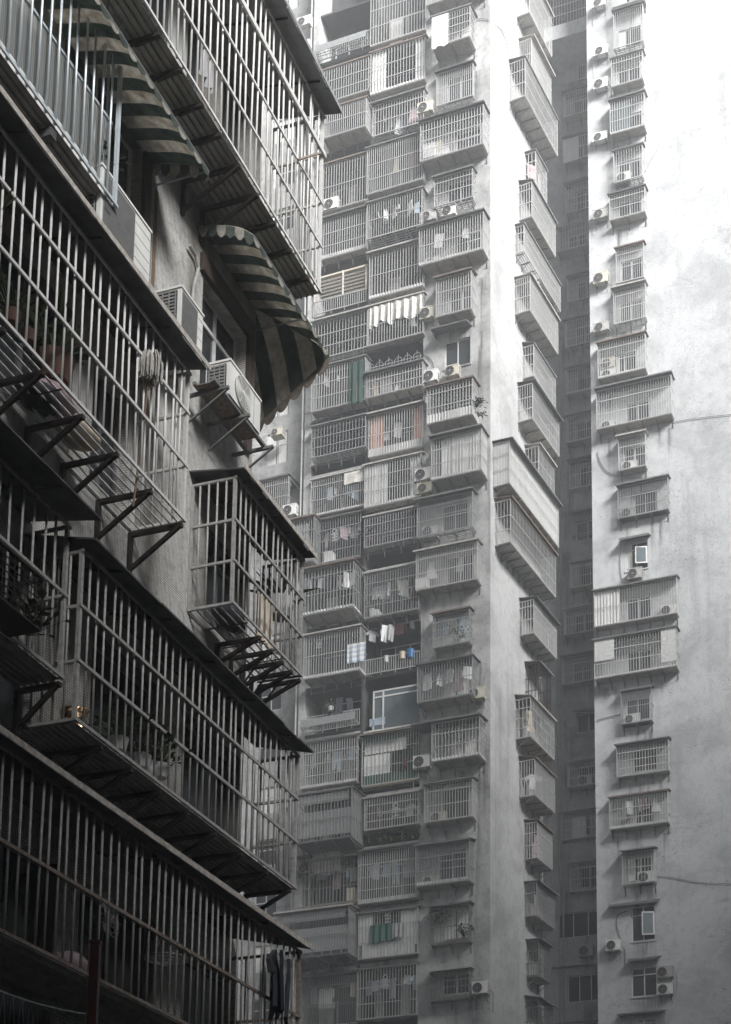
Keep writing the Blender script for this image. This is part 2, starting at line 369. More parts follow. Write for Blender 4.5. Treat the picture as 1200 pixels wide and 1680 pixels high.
mat('rusty_sheet', (0.20, 0.17, 0.15), 0.8, 0.1, 0.3, 5, col2=(0.10, 0.07, 0.055))
bw_ = None
def stain(parent, u, z, w, h, y=-.003):
    MB().quad((-w / 2, 0, -h), (w / 2, 0, -h), (w / 2, 0, 0), (-w / 2, 0, 0)).obj('rain_stain', 'rain_stain', parent).location = (u, y, z)
def bracket_mb(x, off, h=0.42, r=0.02):
    m = MB(); m.box(x - r, x + r, -off, 0, -.045 - 2 * r, -.045).bar((x, -off + .06, -.06), (x, -.02, -h), r * .9)
    m.box(x - r, x + r, -.04, 0, -h - .05, -.045 - 2 * r); return m

GAR = {}
def garment_mesh(kind):
    if kind in GAR: return GAR[kind]
    outl = {'shirt': [(-.2, -.7), (.2, -.7), (.19, -.25), (.34, -.36), (.4, -.22), (.16, 0), (-.16, 0), (-.4, -.22), (-.34, -.36), (-.19, -.25)],
            'trousers': [(-.18, -.95), (-.03, -.95), (0, -.4), (.03, -.95), (.18, -.95), (.2, 0), (-.2, 0)],
            'towel': [(-.25, -.75), (0, -.78), (.25, -.74), (.25, 0), (-.25, 0)],
            'vest': [(-.19, -.6), (.19, -.62), (.17, -.25), (.12, 0), (.06, 0), (0, -.14), (-.06, 0), (-.12, 0), (-.17, -.25)],
            'sock': [(-.06, -.32), (.05, -.34), (.09, -.28), (.05, -.2), (.05, 0), (-.06, 0)],
            'dress': [(-.3, -1.0), (0, -1.03), (.3, -1.0), (.14, -.35), (.15, 0), (-.15, 0), (-.14, -.35)]}[kind]
    n = len(outl); rr = random.Random(kind)
    v = []
    for s_ in (-1, 1):
        for (x, z) in outl: v.append((x, s_ * .02 + .05 * math.sin(x * 9) * (0.3 - z), z))
    f = [tuple(reversed(range(n))), tuple(range(n, 2 * n))] + [(k, (k + 1) % n, n + (k + 1) % n, n + k) for k in range(n)]
    me = bpy.data.meshes.new('garment'); me.from_pydata(v, [], [tuple(reversed(q)) for q in f]); me.materials.append(MATS['cloth_white'])
    GAR[kind] = me; return me
COLNAME = {'cloth_white': 'white', 'cloth_blue': 'pale blue', 'cloth_dark': 'black', 'cloth_pink': 'pink', 'cloth_grey': 'grey', 'cloth_red': 'dark red', 'cloth_teal': 'green', 'cloth_beige': 'beige'}
def hang(fac, kind, m, u, off, z, where, sc=1.0, ry=0.0):
    o = share(kind if kind != 'sock' else 'sock', garment_mesh(kind), None, fac.w(u, off, z), m, (ry, RND.uniform(-.12, .12), fac.rot + RND.uniform(-.8, .8)), (sc * RND.uniform(.7, 1.15), sc, sc * RND.uniform(.75, 1.2)))
    return tag(o, f"{COLNAME.get(m, 'dark')} {kind} drying inside {where}", 'laundry', f'washing ({kind}) drying inside {where}')
def short(lab):
    w_ = lab.replace(',', '').split()[:9]
    while w_[-1] in ('a', 'an', 'and', 'the', 'of', 'with', 'its', 'over', 'under', 'at', 'in', 'above', 'beside', 'to', 'on', 'by', 'behind', 'both', 'long', 'white', 'dark', 'pale', 'light', 'small'): w_.pop()
    return ' '.join(w_)
ORD = ('', 'first', 'second', 'third', 'fourth', 'fifth', 'sixth', 'seventh')
def relate(col, noun):
    """plain look-alikes are named by the nearest distinctive neighbour of their column; col = [(thing, key or None)] from top to bottom"""
    for i, (e, key) in enumerate(col):
        if key: continue
        j = min((k for k, c in enumerate(col) if c[1]), key=lambda k: abs(k - i)); n = abs(i - j)
        e['label'] = f"plain {noun}, {ORD[n]} {'above' if i < j else 'below'} {col[j][1]}"
def laundry(fac, u0, u1, off, z, where, n, pal=None, kinds=('shirt', 'trousers', 'towel', 'vest', 'sock', 'dress')):
    pal = pal or ['cloth_white', 'cloth_white', 'cloth_blue', 'cloth_dark', 'cloth_dark', 'cloth_pink', 'cloth_grey', 'cloth_red', 'cloth_beige']
    for k in range(n):
        u = u0 + (u1 - u0) * (k + .5 + RND.uniform(-.25, .25)) / n
        hang(fac, RND.choice(kinds), RND.choice(pal), u, off + RND.uniform(-.12, .12), z - RND.uniform(0, .06), where, RND.uniform(.75, 1.05))

def ac_unit(fac, u, z, off, label, group, w=.78, h=.55, d=.3, bracket=True, side=False, rot=0.0):
    """outdoor unit: casing, fan guard, dark coil, feet bracket; front towards the outside of the facade"""
    e = fac.empty('air_conditioner', u, z, off)
    w *= RND.uniform(.9, 1.1); h *= RND.uniform(.88, 1.12); cm = RND.choice(('ac_white', 'ac_white', 'ac_cream', 'ac_dirty'))
    MB().box(-w / 2, w / 2, -d, 0, 0, h - .04).obj('casing', cm, e)
    MB().box(-w / 2 - .012, w / 2 + .012, -d - .012, .012, h - .04, h).obj('lid', cm, e)
    c = (-w * .14, -d - .003, h * .48); r = h * .41
    MB().disc(c, (0, -1, 0), r, 20, .008).obj('fan_opening', 'ac_dark', e)
    gm = MB().ring((c[0], -d - .02, c[2]), (0, -1, 0), r, .014).ring((c[0], -d - .02, c[2]), (0, -1, 0), r * .62, .008).disc((c[0], -d - .012, c[2]), (0, -1, 0), r * .22, 10, .02)
    for k in range(8):
        t = math.pi * k / 4; gm.bar((c[0], -d - .02, c[2]), (c[0] + r * math.cos(t), -d - .02, c[2] + r * math.sin(t)), .006)
    gm.obj('fan_guard', 'ac_grille', e)
    gl = MB()
    for k in range(5): gl.box(w / 2 - .004, w / 2 + .012, -d + .05, -.05, .08 + k * .085, .115 + k * .085)
    gl.obj('side_louvre', 'ac_grille', e)
    if bracket:
        q_ = RND.choice((-1, 1)); MB().path([(q_ * w * .5, -.1, h * .3), (q_ * (w * .5 + .1), -.06, h * .25), (q_ * (w * .5 + .14), .06, h * .1), (q_ * (w * .5 + .12), .08, -.5 - RND.random() * .5)], .014, 5).obj('hose', RND.choice(('cable_grey', 'black_steel', 'white_panel')), e)
        for x in (-w * .36, w * .36):
            MB().box(x - .02, x + .02, -d - .08, .1, -.05, -.004).bar((x, -d, -.05), (x, off if off > .05 else .1, -.38), .018).obj('support_arm', 'dull_steel', e)
    return tag(e, label, 'air conditioner', group)

TOWER_HOLES = {}
def cage(fac, xl, xr, yt, yb, off, label, group=None, bars='aluminium', rails=(.36, .7), kick=0.0, kickm='white_panel', tray=False, panels=(), roof=True,
         roofm='roof_sheet', floorm='tray_sheet', nbr=None, sp=.135, br=.0125, uz=None, dz_roof=.05, overhang=.14, inner=0.0, window_spec=None, holes=None, side_panels=True, cat='window cage'):
    if uz: u0, u1, z0, z1 = uz
    else:
        u0, z0 = fac.at(xl, yb, off); _, z1 = fac.at(xl, yt, off); u1, _ = fac.at(xr, yb, off)
    w, h = u1 - u0, z1 - z0 - .06
    sp *= RND.choice((.85, .95, 1, 1, 1.1, 1.25)); br *= RND.choice((.8, 1, 1, 1.2))
    rails = RND.choice((rails, rails, (.5,), (.3, .62), (.25, .5, .75), (.42, .8))) if h > 1.2 else (.5,)
    overhang *= RND.choice((.5, .8, 1, 1.2, 1.8)); dz_roof += RND.choice((-.06, 0, 0, .08))
    if roofm == 'roof_sheet': roofm = RND.choice(('roof_sheet', 'roof_sheet', 'dark_sheet', 'tray_sheet', 'rusty_sheet'))
    e = fac.empty('window_cage', u0, z0)
    tag(e, label, cat, group)
    # corner frame
    fr = MB(); t = .018
    for x in (0, w):
        fr.box(x - t, x + t, -off - t, -off + t, 0, h)
        fr.box(x - t, x + t, -off + t, 0 + inner, h - 2 * t, h).box(x - t, x + t, -off + t, inner, 0, 2 * t)
    fr.box(t, w - t, -off - t, -off + t, h - 2 * t, h).box(t, w - t, -off - t, -off + t, 0, 2 * t)
    fr.obj('frame', bars, e)
    n = max(4, round(w / sp)); m = MB()
    for k in range(1, n):
        x = w * k / n; j = RND.uniform(-.004, .004); m.box(x - br + j, x + br + j, -off - br, -off + br, .02, h - .02)
    m.obj('front_bars', bars, e, kind='stuff')
    ns = max(1, round(off / (sp * 1.05)))
    if off > .2:
        for x in (0, w):
            s_ = MB()
            for k in range(1, ns): y = -off + off * k / ns; s_.box(x - br, x + br, y - br, y + br, .02, h - .02)
            if ns > 1: s_.obj('side_bars', bars, e, kind='stuff')
    for q in rails:
        r_ = MB().box(-.02, w + .02, -off - .026, -off - .012, h * q - .018, h * q + .018)
        if off > .2: r_.box(-.028, -.012, -off, 0, h * q - .018, h * q + .018).box(w + .012, w + .028, -off, 0, h * q - .018, h * q + .018)
        r_.obj('rail', bars, e)
    if roof:
        y1 = -off - overhang; za = h + dz_roof + .12 * min(1, off + .2); zb = h + .03
        p = [(-.1, y1, zb), (w + .1, y1, zb), (w + .1, inner, za), (-.1, inner, za)]
        MB().hexa([*p, *[(a, b, c + .028) for a, b, c in p]]).obj('roof', roofm, e)
        MB().box(-.105, w + .105, y1 - .02, y1 - .001, zb - .05, zb + .03).obj('gutter_edge', roofm, e)
    if tray:      # open rack of rods that carries pots
        m = MB()
        for k in range(5): y = -off + off * k / 4; m.box(0, w, y - .012, y + .012, -.03, -.006)
        for k in range(1, 6): x = w * k / 6; m.box(x - .014, x + .014, -off, 0, -.055, -.031)
        m.obj('floor_rack', 'dull_steel', e)
    else:
        MB().box(0, w, -off, inner, -.035, -.004).obj('floor', floorm, e)
    nb = nbr if nbr is not None else (max(2, round(w / .62)) if off > .3 else 0)
    for k in range(nb):
        x = .06 + (w - .12) * k / max(1, nb - 1); bracket_mb(x, off).obj('bracket', 'dull_steel', e)
    if kick: MB().corr(.02, w - .02, -off + .035, .04, .04 + kick, .14, .03).obj('kick_panel', kickm, e)
    if kick and off > .3:
        MB().quad((w - .03, -off + .04, .04), (w - .03, 0, .04), (w - .03, 0, .04 + kick), (w - .03, -off + .04, .04 + kick)).obj('side_kick_panel', kickm, e)
    for (a, b, c, d, pm) in panels:
        MB().corr(w * a + .02, w * b - .02, -off + .05, h * c + .03, h * d - .03, .16, .03).obj('sheet_panel', pm, e)
    e['_u'] = u0; e['_w'] = w; e['_z'] = z0; e['_h'] = h
    return e, u0, u1, z0, z1

# ------------------------------------------------------------------ tower front: two columns of recessed balconies (columns A, B), one of window cages (column C)
uA0 = TF.at(509, 800)[0]; uAB = TF.at(600, 800)[0]; uB1 = TF.at(693, 800)[0]; uL = TF.at(395, 800)[0] - 6
DEEP = 1.35
tower = TF.empty('apartment_tower', 0, 0)
tag(tower, 'tall grey concrete apartment tower with stacked barred balconies and a pale blank flank', 'building')
bal = MB()
bal.quad((uA0, DEEP, 0), (uB1, DEEP, 0), (uB1, DEEP, TOP), (uA0, DEEP, TOP))
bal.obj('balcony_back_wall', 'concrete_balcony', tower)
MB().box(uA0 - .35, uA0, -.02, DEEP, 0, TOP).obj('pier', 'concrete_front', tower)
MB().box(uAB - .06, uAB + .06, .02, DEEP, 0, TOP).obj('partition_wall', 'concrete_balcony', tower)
LWALL = 0.9
lw_holes = []

A_COL = [  # xl, xr, yt, yb, off, options
 (520, 604, 118, 173, .25, {}),
 (530, 600, 180, 227, .85, {}),
 (526, 603, 272, 349, .25, dict(ac=1)),
 (527, 600, 361, 426, .35, dict(kick=.22)),
 (512, 602, 530, 592, .3, dict(tray=True)),
 (511, 598, 606, 676, .55, dict(L=3, lab='barred balcony cage with a long dark green curtain hanging outside its corner', pal=['cloth_pink', 'cloth_white', 'cloth_grey'])),
 (511, 599, 700, 752, .45, dict(tray=True, bars='galvanised', lab='bare barred balcony cage over a sagging open floor rack, below the green curtain')),
 (510, 598, 787, 848, .2, dict(L=9, kick=.1, lab='barred balcony cage full of pale washing with a pale flap propped at its top', pal=['cloth_white', 'cloth_blue', 'cloth_blue', 'cloth_dark'])),
 (521, 591, 854, 926, .15, dict(L=8, bars='galvanised', lab='dark barred balcony cage with a white paper sign and white boxes inside')),
 (495, 579, 936, 1011, 1.15, dict(L=10, kick=.14, bars='galvanised', lab='deep projecting balcony cage with a row of pale clothes and a white bottom strip')),
 (498, 590, 1043, 1115, .75, dict(kick=.13, lab='balcony cage with a blue and white striped towel over its corner')),
 (493, 585, 1220, 1295, .3, dict(kick=.12, L=4, lab='balcony cage with a pale checked cloth bundle on its middle rail', pal=['cloth_blue', 'cloth_white'])),
 (487, 576, 1304, 1385, 1.45, dict(bars='dull_steel', sheer=1, lab='deep dark balcony box glazed with grey sheets behind dull bars', floorm='dark_sheet')),
 (508, 586, 1412, 1487, .15, dict(bars='dull_steel', L=5, lab='dark barred balcony cage with a lace valance along its top')),
 (452, 571, 1499, 1577, 1.1, dict(bars='dull_steel', sheer=1, lab='wide dark glazed balcony box with a pale lower strip, above the hanging black garments', floorm='dark_sheet')),
 (494, 585, 1603, 1690, .2, dict(bars='dull_steel', L=4, lab='dark barred balcony cage with a dotted white cloth and dark washing')),
]
B_COL = [
 (608, 698, -6, 76, .15, dict(kick=.08)),
 (608, 697, 86, 156, .3, dict(kick=.16, cur='curtain_white', lab='balcony cage with white curtains at both ends and a white bottom strip')),
 (612, 695, 172, 224, .35, dict(L=12, tray=True, lab='low balcony cage crammed with a row of small washing above an open rack')),
 (602, 695, 243, 319, .35, dict(L=3, lab='balcony cage with an open awning frame above and a yellowish bag inside')),
 (602, 692, 333, 393, .6, dict(L=6, tray=True, lab='balcony cage with white and pink shirts over a deep open flower rack', pal=['cloth_white', 'cloth_pink', 'cloth_blue', 'cloth_white'])),
 (606, 694, 417, 491, .35, dict(kick=.18)),
 (604, 694, 503, 568, .3, dict(L=6, lab='balcony cage with a torn pale canvas sheet slung along its top')),
 (602, 693, 614, 653, .55, dict(L=5, lab='low balcony cage under a row of wrought iron circles')),
 (605, 693, 681, 751, .3, dict(kick=.42, cur='curtain_pink', L=3, lab='balcony cage with salmon pink curtains and a white lower panel', pal=['cloth_white', 'cloth_blue'])),
 (598, 690, 763, 834, .35, dict(panels=((0, .42, 0, 1, 'white_panel'),), kick=.14, cur='curtain_white', lab='balcony cage half closed with white ribbed sheets beside pale curtains')),
 (598, 684, 848, 899, .35, dict(tray=True, bars='galvanised', lab='dark barred balcony cage with a leafy plant at its left corner')),
 (598, 687, 940, 1015, .35, dict(L=9, bars='galvanised', lab='barred balcony cage of dim washing with a dark plant and white box')),
 (594, 687, 1208, 1291, .2, dict(lab='balcony cage backed with dark green panels and white ribbed sheets', green=1, floorm='ceiling_beige')),
 (598, 686, 1309, 1363, .4, dict(L=2, bars='aluminium', lab='low balcony cage with a white figure ornament above trailing pot plants')),
 (588, 685, 1398, 1484, .3, dict(L=6, kick=.18, lab='balcony cage with light blue shirts on hangers and a white bottom strip', pal=['cloth_blue', 'cloth_grey', 'cloth_white'])),
 (588, 685, 1499, 1575, .25, dict(lab='balcony cage with white sheets behind a green cloth slung over its rail', panels=((0, .25, .3, 1, 'white_panel'), (.7, 1, .2, 1, 'white_panel'), (.05, .95, 0, .35, 'white_panel')))),
 (586, 683, 1590, 1674, .25, dict(L=9, lab='balcony cage hung with small pale pink and white washing', pal=['cloth_pink', 'cloth_white', 'cloth_blue', 'cloth_grey'])),
]
def balcony(col, spec):
    xl, xr, yt, yb, off, o = spec
    opt = {k: v for k, v in o.items() if k in ('kick', 'tray', 'bars', 'panels', 'floorm')}
    nm = 'left' if col == 'A' else 'right'
    lab = o.get('lab', f'plain pale barred balcony cage in the {"outer" if col == "A" else "inner"} recessed column of the grey tower')
    grp = None if 'lab' in o else f'plain balcony cages in the {"outer" if col == "A" else "inner"} recessed column'
    e, u0, u1, z0, z1 = cage(TF, xl, xr, yt, yb, off, lab, grp, nbr=(None if off > .3 else 0), inner=.02, overhang=.1, cat='balcony cage', **opt)
    c0, c1 = (uA0, uAB - .06) if col == 'A' else (uAB + .06, uB1)
    # concrete slab, side fill and the flat behind
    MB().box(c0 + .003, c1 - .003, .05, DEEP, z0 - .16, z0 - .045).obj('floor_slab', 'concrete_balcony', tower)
    MB().box(c0 + .003, c1 - .003, .05, .2, z1 + .16, z1 + .34).obj('lintel_beam', 'concrete_front', tower)
    ww = c1 - c0; k = RND.choice((2, 3, 3)); a = c0 + RND.uniform(.12, .5)
    wz0 = z0 + RND.choice((.05, .05, .5)); wz1 = z0 + (z1 - z0) * .92
    window(tower, a, min(a + RND.uniform(1.5, 2.1), c1 - .08), wz0, wz1, DEEP - .09, k, RND.choice(('window_frame', 'window_frame', 'window_frame_dark')),
           RND.choice((None, ('curtain_white', False, .8), None)))
    if o.get('L'): laundry(TF, u0 + .15, u1 - .15, off - .28 if off > .5 else -.22, z0 + (z1 - z0) * .82, 'the ' + short(lab) if 'lab' in o else 'a plain balcony cage', o['L'], o.get('pal'))
    w = u1 - u0; h = z1 - z0 - .06
    if o.get('cur'):
        for a, b in ((.02, .27), (.82, .99)):
            MB().corr(w * a, w * b, -off + .08, .06 + o.get('kick', 0), h - .04, .16, .05).obj('curtain', o['cur'], e)
    if o.get('sheer'):
        m = MB().quad((.03, -off + .06, h * .1), (w - .03, -off + .06, h * .1), (w - .03, -off + .06, h * .62), (.03, -off + .06, h * .62))
        m.quad((w - .06, -off + .06, .05), (w - .06, -.02, .05), (w - .06, -.02, h - .05), (w - .06, -off + .06, h - .05)); m.obj('glazing_sheet', 'grey_panel', e)
        MB().quad((.03, -off + .06, h * .78), (w * .94, -off + .06, h * .78), (w * .94, -off + .06, h * .97), (.03, -off + .06, h * .97)).obj('glazing_sheet', 'grey_panel', e)
    if o.get('green'):
        MB().corr(.03, w - .05, -off + .05, .03, h * .2, .2, .02).obj('sheet_panel', 'green_panel', e)
        MB().box(.02, w * .6, -off + .03, -off + .05, h * .86, h * .99).obj('sheet_panel', 'green_panel', e)
        MB().box(w * .9, w * .99, -off + .03, -off + .05, .03, h * .7).obj('sheet_panel', 'green_panel', e)
        MB().corr(.05, w * .48, -off + .09, h * .22, h * .62, .2, .03).obj('sheet_panel', 'white_panel', e)
        MB().corr(.05, w * .75, -off + .15, h * .66, h * .9, .2, .05).obj('curtain', 'curtain_white', e)
        hang(TF, 'vest', 'cloth_red', u0 + w * .78, off + .1, z0 + h * .42, 'the green-backed balcony cage', .6)
    if o.get('ac'): ac_unit(TF, u0 + .6, z0 + .03, .02, 'white outdoor unit standing on the floor of a plain balcony cage', None, bracket=False)
    return e, u0, u1, z0, z1
AB = {}
for c, L_ in (('A', A_COL), ('B', B_COL)):
    for i, s_ in enumerate(L_): AB[c, i] = balcony(c, s_)
relate([(AB['A', i][0], k) for i, k in enumerate((None, None, None, None, None, 'the cage with the green curtain', *['x'] * 10))], 'recessed balcony cage')
relate([(AB['B', i][0], k) for i, k in enumerate((None, 'the cage with white curtains at both ends', 'x', 'x', 'the cage with pink and white shirts', None, *['x'] * 11))], 'balcony cage')

# open balconies without a full cage
def open_balcony(col, yt, yb, xl, rail_h, ceiling='concrete_balcony', label='', style='rail'):
    c0, c1 = (uA0, uAB - .06) if col == 'A' else (uAB + .06, uB1)
    _, z0 = TF.at(xl, yb); _, z1 = TF.at(xl, yt)
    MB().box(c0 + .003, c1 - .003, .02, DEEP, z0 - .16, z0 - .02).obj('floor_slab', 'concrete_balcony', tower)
    MB().box(c0 + .003, c1 - .003, .04, DEEP - .01, z1, z1 + .1).obj('ceiling', ceiling, tower)
    e = TF.empty('balcony_railing', c0, z0); tag(e, label, 'railing'); w = c1 - c0
    MB().box(.02, w - .02, -.12, -.08, rail_h - .04, rail_h).obj('top_rail', 'aluminium', e)
    MB().box(.02, w - .02, -.12, -.08, .04, .08).obj('bottom_rail', 'aluminium', e)
    m = MB(); n = int(w / .12)
    for k in range(n + 1): x = .03 + (w - .06) * k / n; m.box(x - .012, x + .012, -.112, -.088, .08, rail_h - .04)
    m.obj('balusters', 'aluminium', e, kind='stuff')
    if style == 'gate':
        m = MB()
        for k in range(int(w / .1)):
            x = .03 + k * .1
            for q in range(6): m.bar((x, -.07, rail_h + .02 + q * .2), (x + .1, -.07, rail_h + .12 + q * .2), .009).bar((x + .1, -.06, rail_h + .02 + q * .2), (x, -.06, rail_h + .12 + q * .2), .009)
        m.obj('folding_lattice', 'pale_edge', e, kind='stuff')
        for x in (.05, w * .55, w - .05): MB().box(x - .03, x + .03, -.1, -.02, rail_h, z1 - z0).obj('post', 'pale_edge', e)
    if style == 'rack':
        m = MB()
        for k in range(7): x = .05 + (w - .1) * k / 6; m.box(x - .014, x + .014, -.55, -.12, .1, .13)
        for y in (-.55, -.4, -.26): m.box(.03, w - .03, y - .012, y + .012, .13, .15)
        m.box(.03, w - .03, -.56, -.54, .13, .5); m.obj('flower_rack', 'galvanised', e)
    window(tower, c0 + .3, c1 - .3, z0 + .05, z0 + 2.0, DEEP - .09, 3)
    return e, z0, z1
open_balcony('A', 32, 108, 512, .95, label='open balcony railing with a hanging flower rack high on the grey tower', style='rack')
open_balcony('A', 458, 520, 517, .75, 'ceiling_beige', 'beige balcony railing with a folding lattice gate under a cream ceiling', 'gate')
open_balcony('A', 1140, 1206, 505, .85, label='open balcony railing with pots and dark bundles, below the striped towel', style='rack')
open_balcony('B', 1034, 1110, 605, .8, label='dark open balcony railing lined with pots and a blue bucket', style='rail')
# big shop-like window that replaces one balcony
_, bz0 = TF.at(610, 1199); _, bz1 = TF.at(610, 1131); bu0 = TF.at(609, 1165)[0]; bu1 = uB1 - .02
MB().box(uAB + .063, uB1 - .003, .22, DEEP, bz0 - .5, bz0 - .02).obj('apron_wall', 'concrete_balcony', tower)
bw = window(tower, bu0, bu1, bz0, bz1 - .02, .2, 1, 'window_frame', None, .08, .84, 'pale_glass')
MB().box(bu0 + .5, bu0 + .57, .18, .26, bz0 + .08, bz1 - .1).obj('mullion', 'window_frame', bw)
MB().box(bu0 - .1, bu1, .0, .24, bz0 - .06, bz0 - .003).obj('sill', 'white_panel', bw)

# ---- column C: plain wall with cages over windows
C_COL = [ # xl,xr,yt,yb,off,opts
 (700, 790, -70, 8, .7, {}),
 (710, 771, 27, 78, .9, dict(lab='window cage with a white cloth sheet covering its left half', cloth=1)),
 (717, 776, 120, 174, .3, dict(tray=True, lab='open-topped window cage with white casement windows swung out', kick=0)),
 (690, 793, 200, 265, .75, dict(lab='wide window cage with white tanks stacked inside, under a stained canopy', ac=2)),
 (713, 775, 292, 340, .5, dict(tray=True, lab='window cage with a deep open rack and a greenish window behind')),
 (688, 793, 374, 436, .75, dict(kick=.14, L=2, lab='wide window cage with a white garment dangling at its right corner', ac=1, pal=['cloth_white'])),
 (716, 773, 457, 520, .65, {}),
 (701, 775, 636, 696, .9, dict(kick=.45, lab='window cage with a white lower panel and a plant spilling from its side')),
 (708, 790, 719, 788, .9, dict(panels=((.42, 1, 0, 1, 'white_panel'),), cur=1, kick=.12, lab='window cage closed with white ribbed sheets beside a tied white curtain', sidew=1)),
 (685, 775, 823, 882, .55, dict(tray=True, bars='galvanised', ac=1, lab='thin-barred window cage over an open rack with an outdoor unit inside')),
 (683, 783, 906, 969, .6, dict(bars='aluminium', L=2, lab='wide window cage with shelves and boxes behind rusty canopy')),
 (711, 770, 1008, 1063, .5, dict(bars='galvanised', L=2, lab='small dark window cage with plants and a pale blue cloth', pal=['cloth_blue'])),
 (685, 775, 1091, 1153, .85, dict(L=5, bars='galvanised', lab='window cage with a large white shirt and pink clothes', pal=['cloth_white', 'cloth_pink', 'cloth_pink', 'cloth_dark'])),
 (709, 787, 1186, 1250, .9, dict(kick=.13, lab='window cage with a long black canopy over an outdoor unit in a torn cover', wideroof=1)),
 (697, 775, 1287, 1350, .6, dict(bars='aluminium', ac=1, lab='thin white window cage with an ornamental grille and outdoor unit inside')),
 (683, 770, 1388, 1455, .65, dict(bars='galvanised', kick=.16, ac=1, lab='wide dull window cage with a short white strip at its right')),
 (706, 770, 1487, 1550, .45, dict(bars='dull_steel', lab='narrow dark window cage crowded with bare plants')),
 (705, 770, 1595, 1642, .4, dict(bars='dull_steel', lab='dark rusted window cage under a ragged canopy near the low outdoor unit')),
]
holes = []; ccol = []
for (xl, xr, yt, yb, off, o) in C_COL:
    opt = {k: v for k, v in o.items() if k in ('kick', 'tray', 'bars', 'panels')}
    lab = o.get('lab', 'plain pale window cage on the bare concrete strip of the grey tower'); grp = None if 'lab' in o else 'plain window cages on the concrete strip'
    e, u0, u1, z0, z1 = cage(TF, xl, xr, yt, yb, off, lab, grp, **opt)
    ccol.append((e, {1: 'the cloth-covered cage', 5: 'the cage with the dangling white garment'}.get(len(ccol), 'x' if 'lab' in o else None)))
    w = u1 - u0; h = z1 - z0
    a = max(u0 + .1, u1 - 1.75) if w > 2 else u0 + w * .25; b = min(u1 - .1, a + 1.35)
    holes.append((a, b, z0 + .3, z0 + min(1.75, h - .05)))
    if o.get('L'): laundry(TF, u0 + .2, u1 - .15, off - .3, z0 + h * .8, 'the ' + short(lab), o['L'], o.get('pal'), ('shirt', 'dress', 'vest', 'towel'))
    for k in range(o.get('ac', 0)): ac_unit(TF, u0 + .55, z0 + .03 + k * .62, .1, 'white outdoor unit inside the ' + short(lab), 'outdoor units inside the cages on the bare strip', bracket=False)
    if o.get('cloth'):
        m = MB(); n = 8
        for k in range(n): m.quad((w * .45 * k / n - .03, -off - .05 - .02 * (k % 2), -.12 - .06 * math.sin(k * 1.3)), (w * .45 * (k + 1) / n - .03, -off - .05 - .02 * ((k + 1) % 2), -.12 - .06 * math.sin(k * 1.3 + 1.3)), (w * .45 * (k + 1) / n - .03, -off - .05, h - .1), (w * .45 * k / n - .03, -off - .05, h - .1))
        m.obj('cloth_cover', 'cloth_white', e)
    if o.get('cur'): MB().corr(w * .2, w * .42, -off + .12, .05, h - .1, .14, .06).obj('curtain', 'curtain_white', e)
    if o.get('sidew'): MB().quad((w - .04, -off + .05, .05), (w - .04, -.02, .05), (w - .04, -.02, h - .1), (w - .04, -off + .05, h - .1)).obj('side_sheet', 'white_panel', e)
    if o.get('wideroof'): MB().box(-1.05, -.1, -off - .1, 0, h + .0, h + .05).obj('canopy_extension', 'roof_sheet', e)
relate(ccol, 'window cage on the bare strip')
# bare window with a hood
hw0, hz0 = TF.at(730, 606); hw1, _ = TF.at(772, 606); _, hz1 = TF.at(730, 562)
holes.append((hw0, hw1, hz0, hz1))
fw = MB(); wall_holes(fw, uB1, 0, 0, TOP, holes, .14); 
fw.obj('front_wall', 'concrete_front', tower)
for i, (a, b, c, d) in enumerate(holes):
    window(tower, a + .003, b - .003, c + .003, d - .003, .07, 2, 'window_frame', RND.choice((None, None, ('curtain_white', True, .9))), .05, .72 if i % 2 else None)
    MB().box(a - .06, b + .06, -.05, -.002, c - .08, c - .004).obj('window_sill', 'concrete_front', tower)
for e_, k_ in ccol:
    for q in range(3): stain(tower, e_['_u'] + e_['_w'] * RND.uniform(.05, .95), e_['_z'] - .25, RND.uniform(.15, .5), RND.uniform(.6, 2.0))
for q in range(14): stain(tower, RND.uniform(-.9, -.1), RND.uniform(18, 80), RND.uniform(.2, .6), RND.uniform(3, 9))
hood = TF.empty('window_hood', hw0 - .45, hz1 + .55)
tag(hood, 'flat grey metal hood over the bare curtained window on the grey tower', 'hood')
hd = TF.at(775, 540)[0] - hw0 + .45
MB().hexa([(0, -.75, -.25), (hd, -.75, -.25), (hd, 0, -.02), (0, 0, -.02), (0, -.75, -.2), (hd, -.75, -.2), (hd, 0, .06), (0, 0, .06)]).obj('hood_sheet', 'roof_sheet', hood)
MB().quad((0, -.74, -.25), (0, 0, -.3), (0, 0, -.02), (0, -.74, -.25)).obj('hood_cheek', 'roof_sheet', hood)

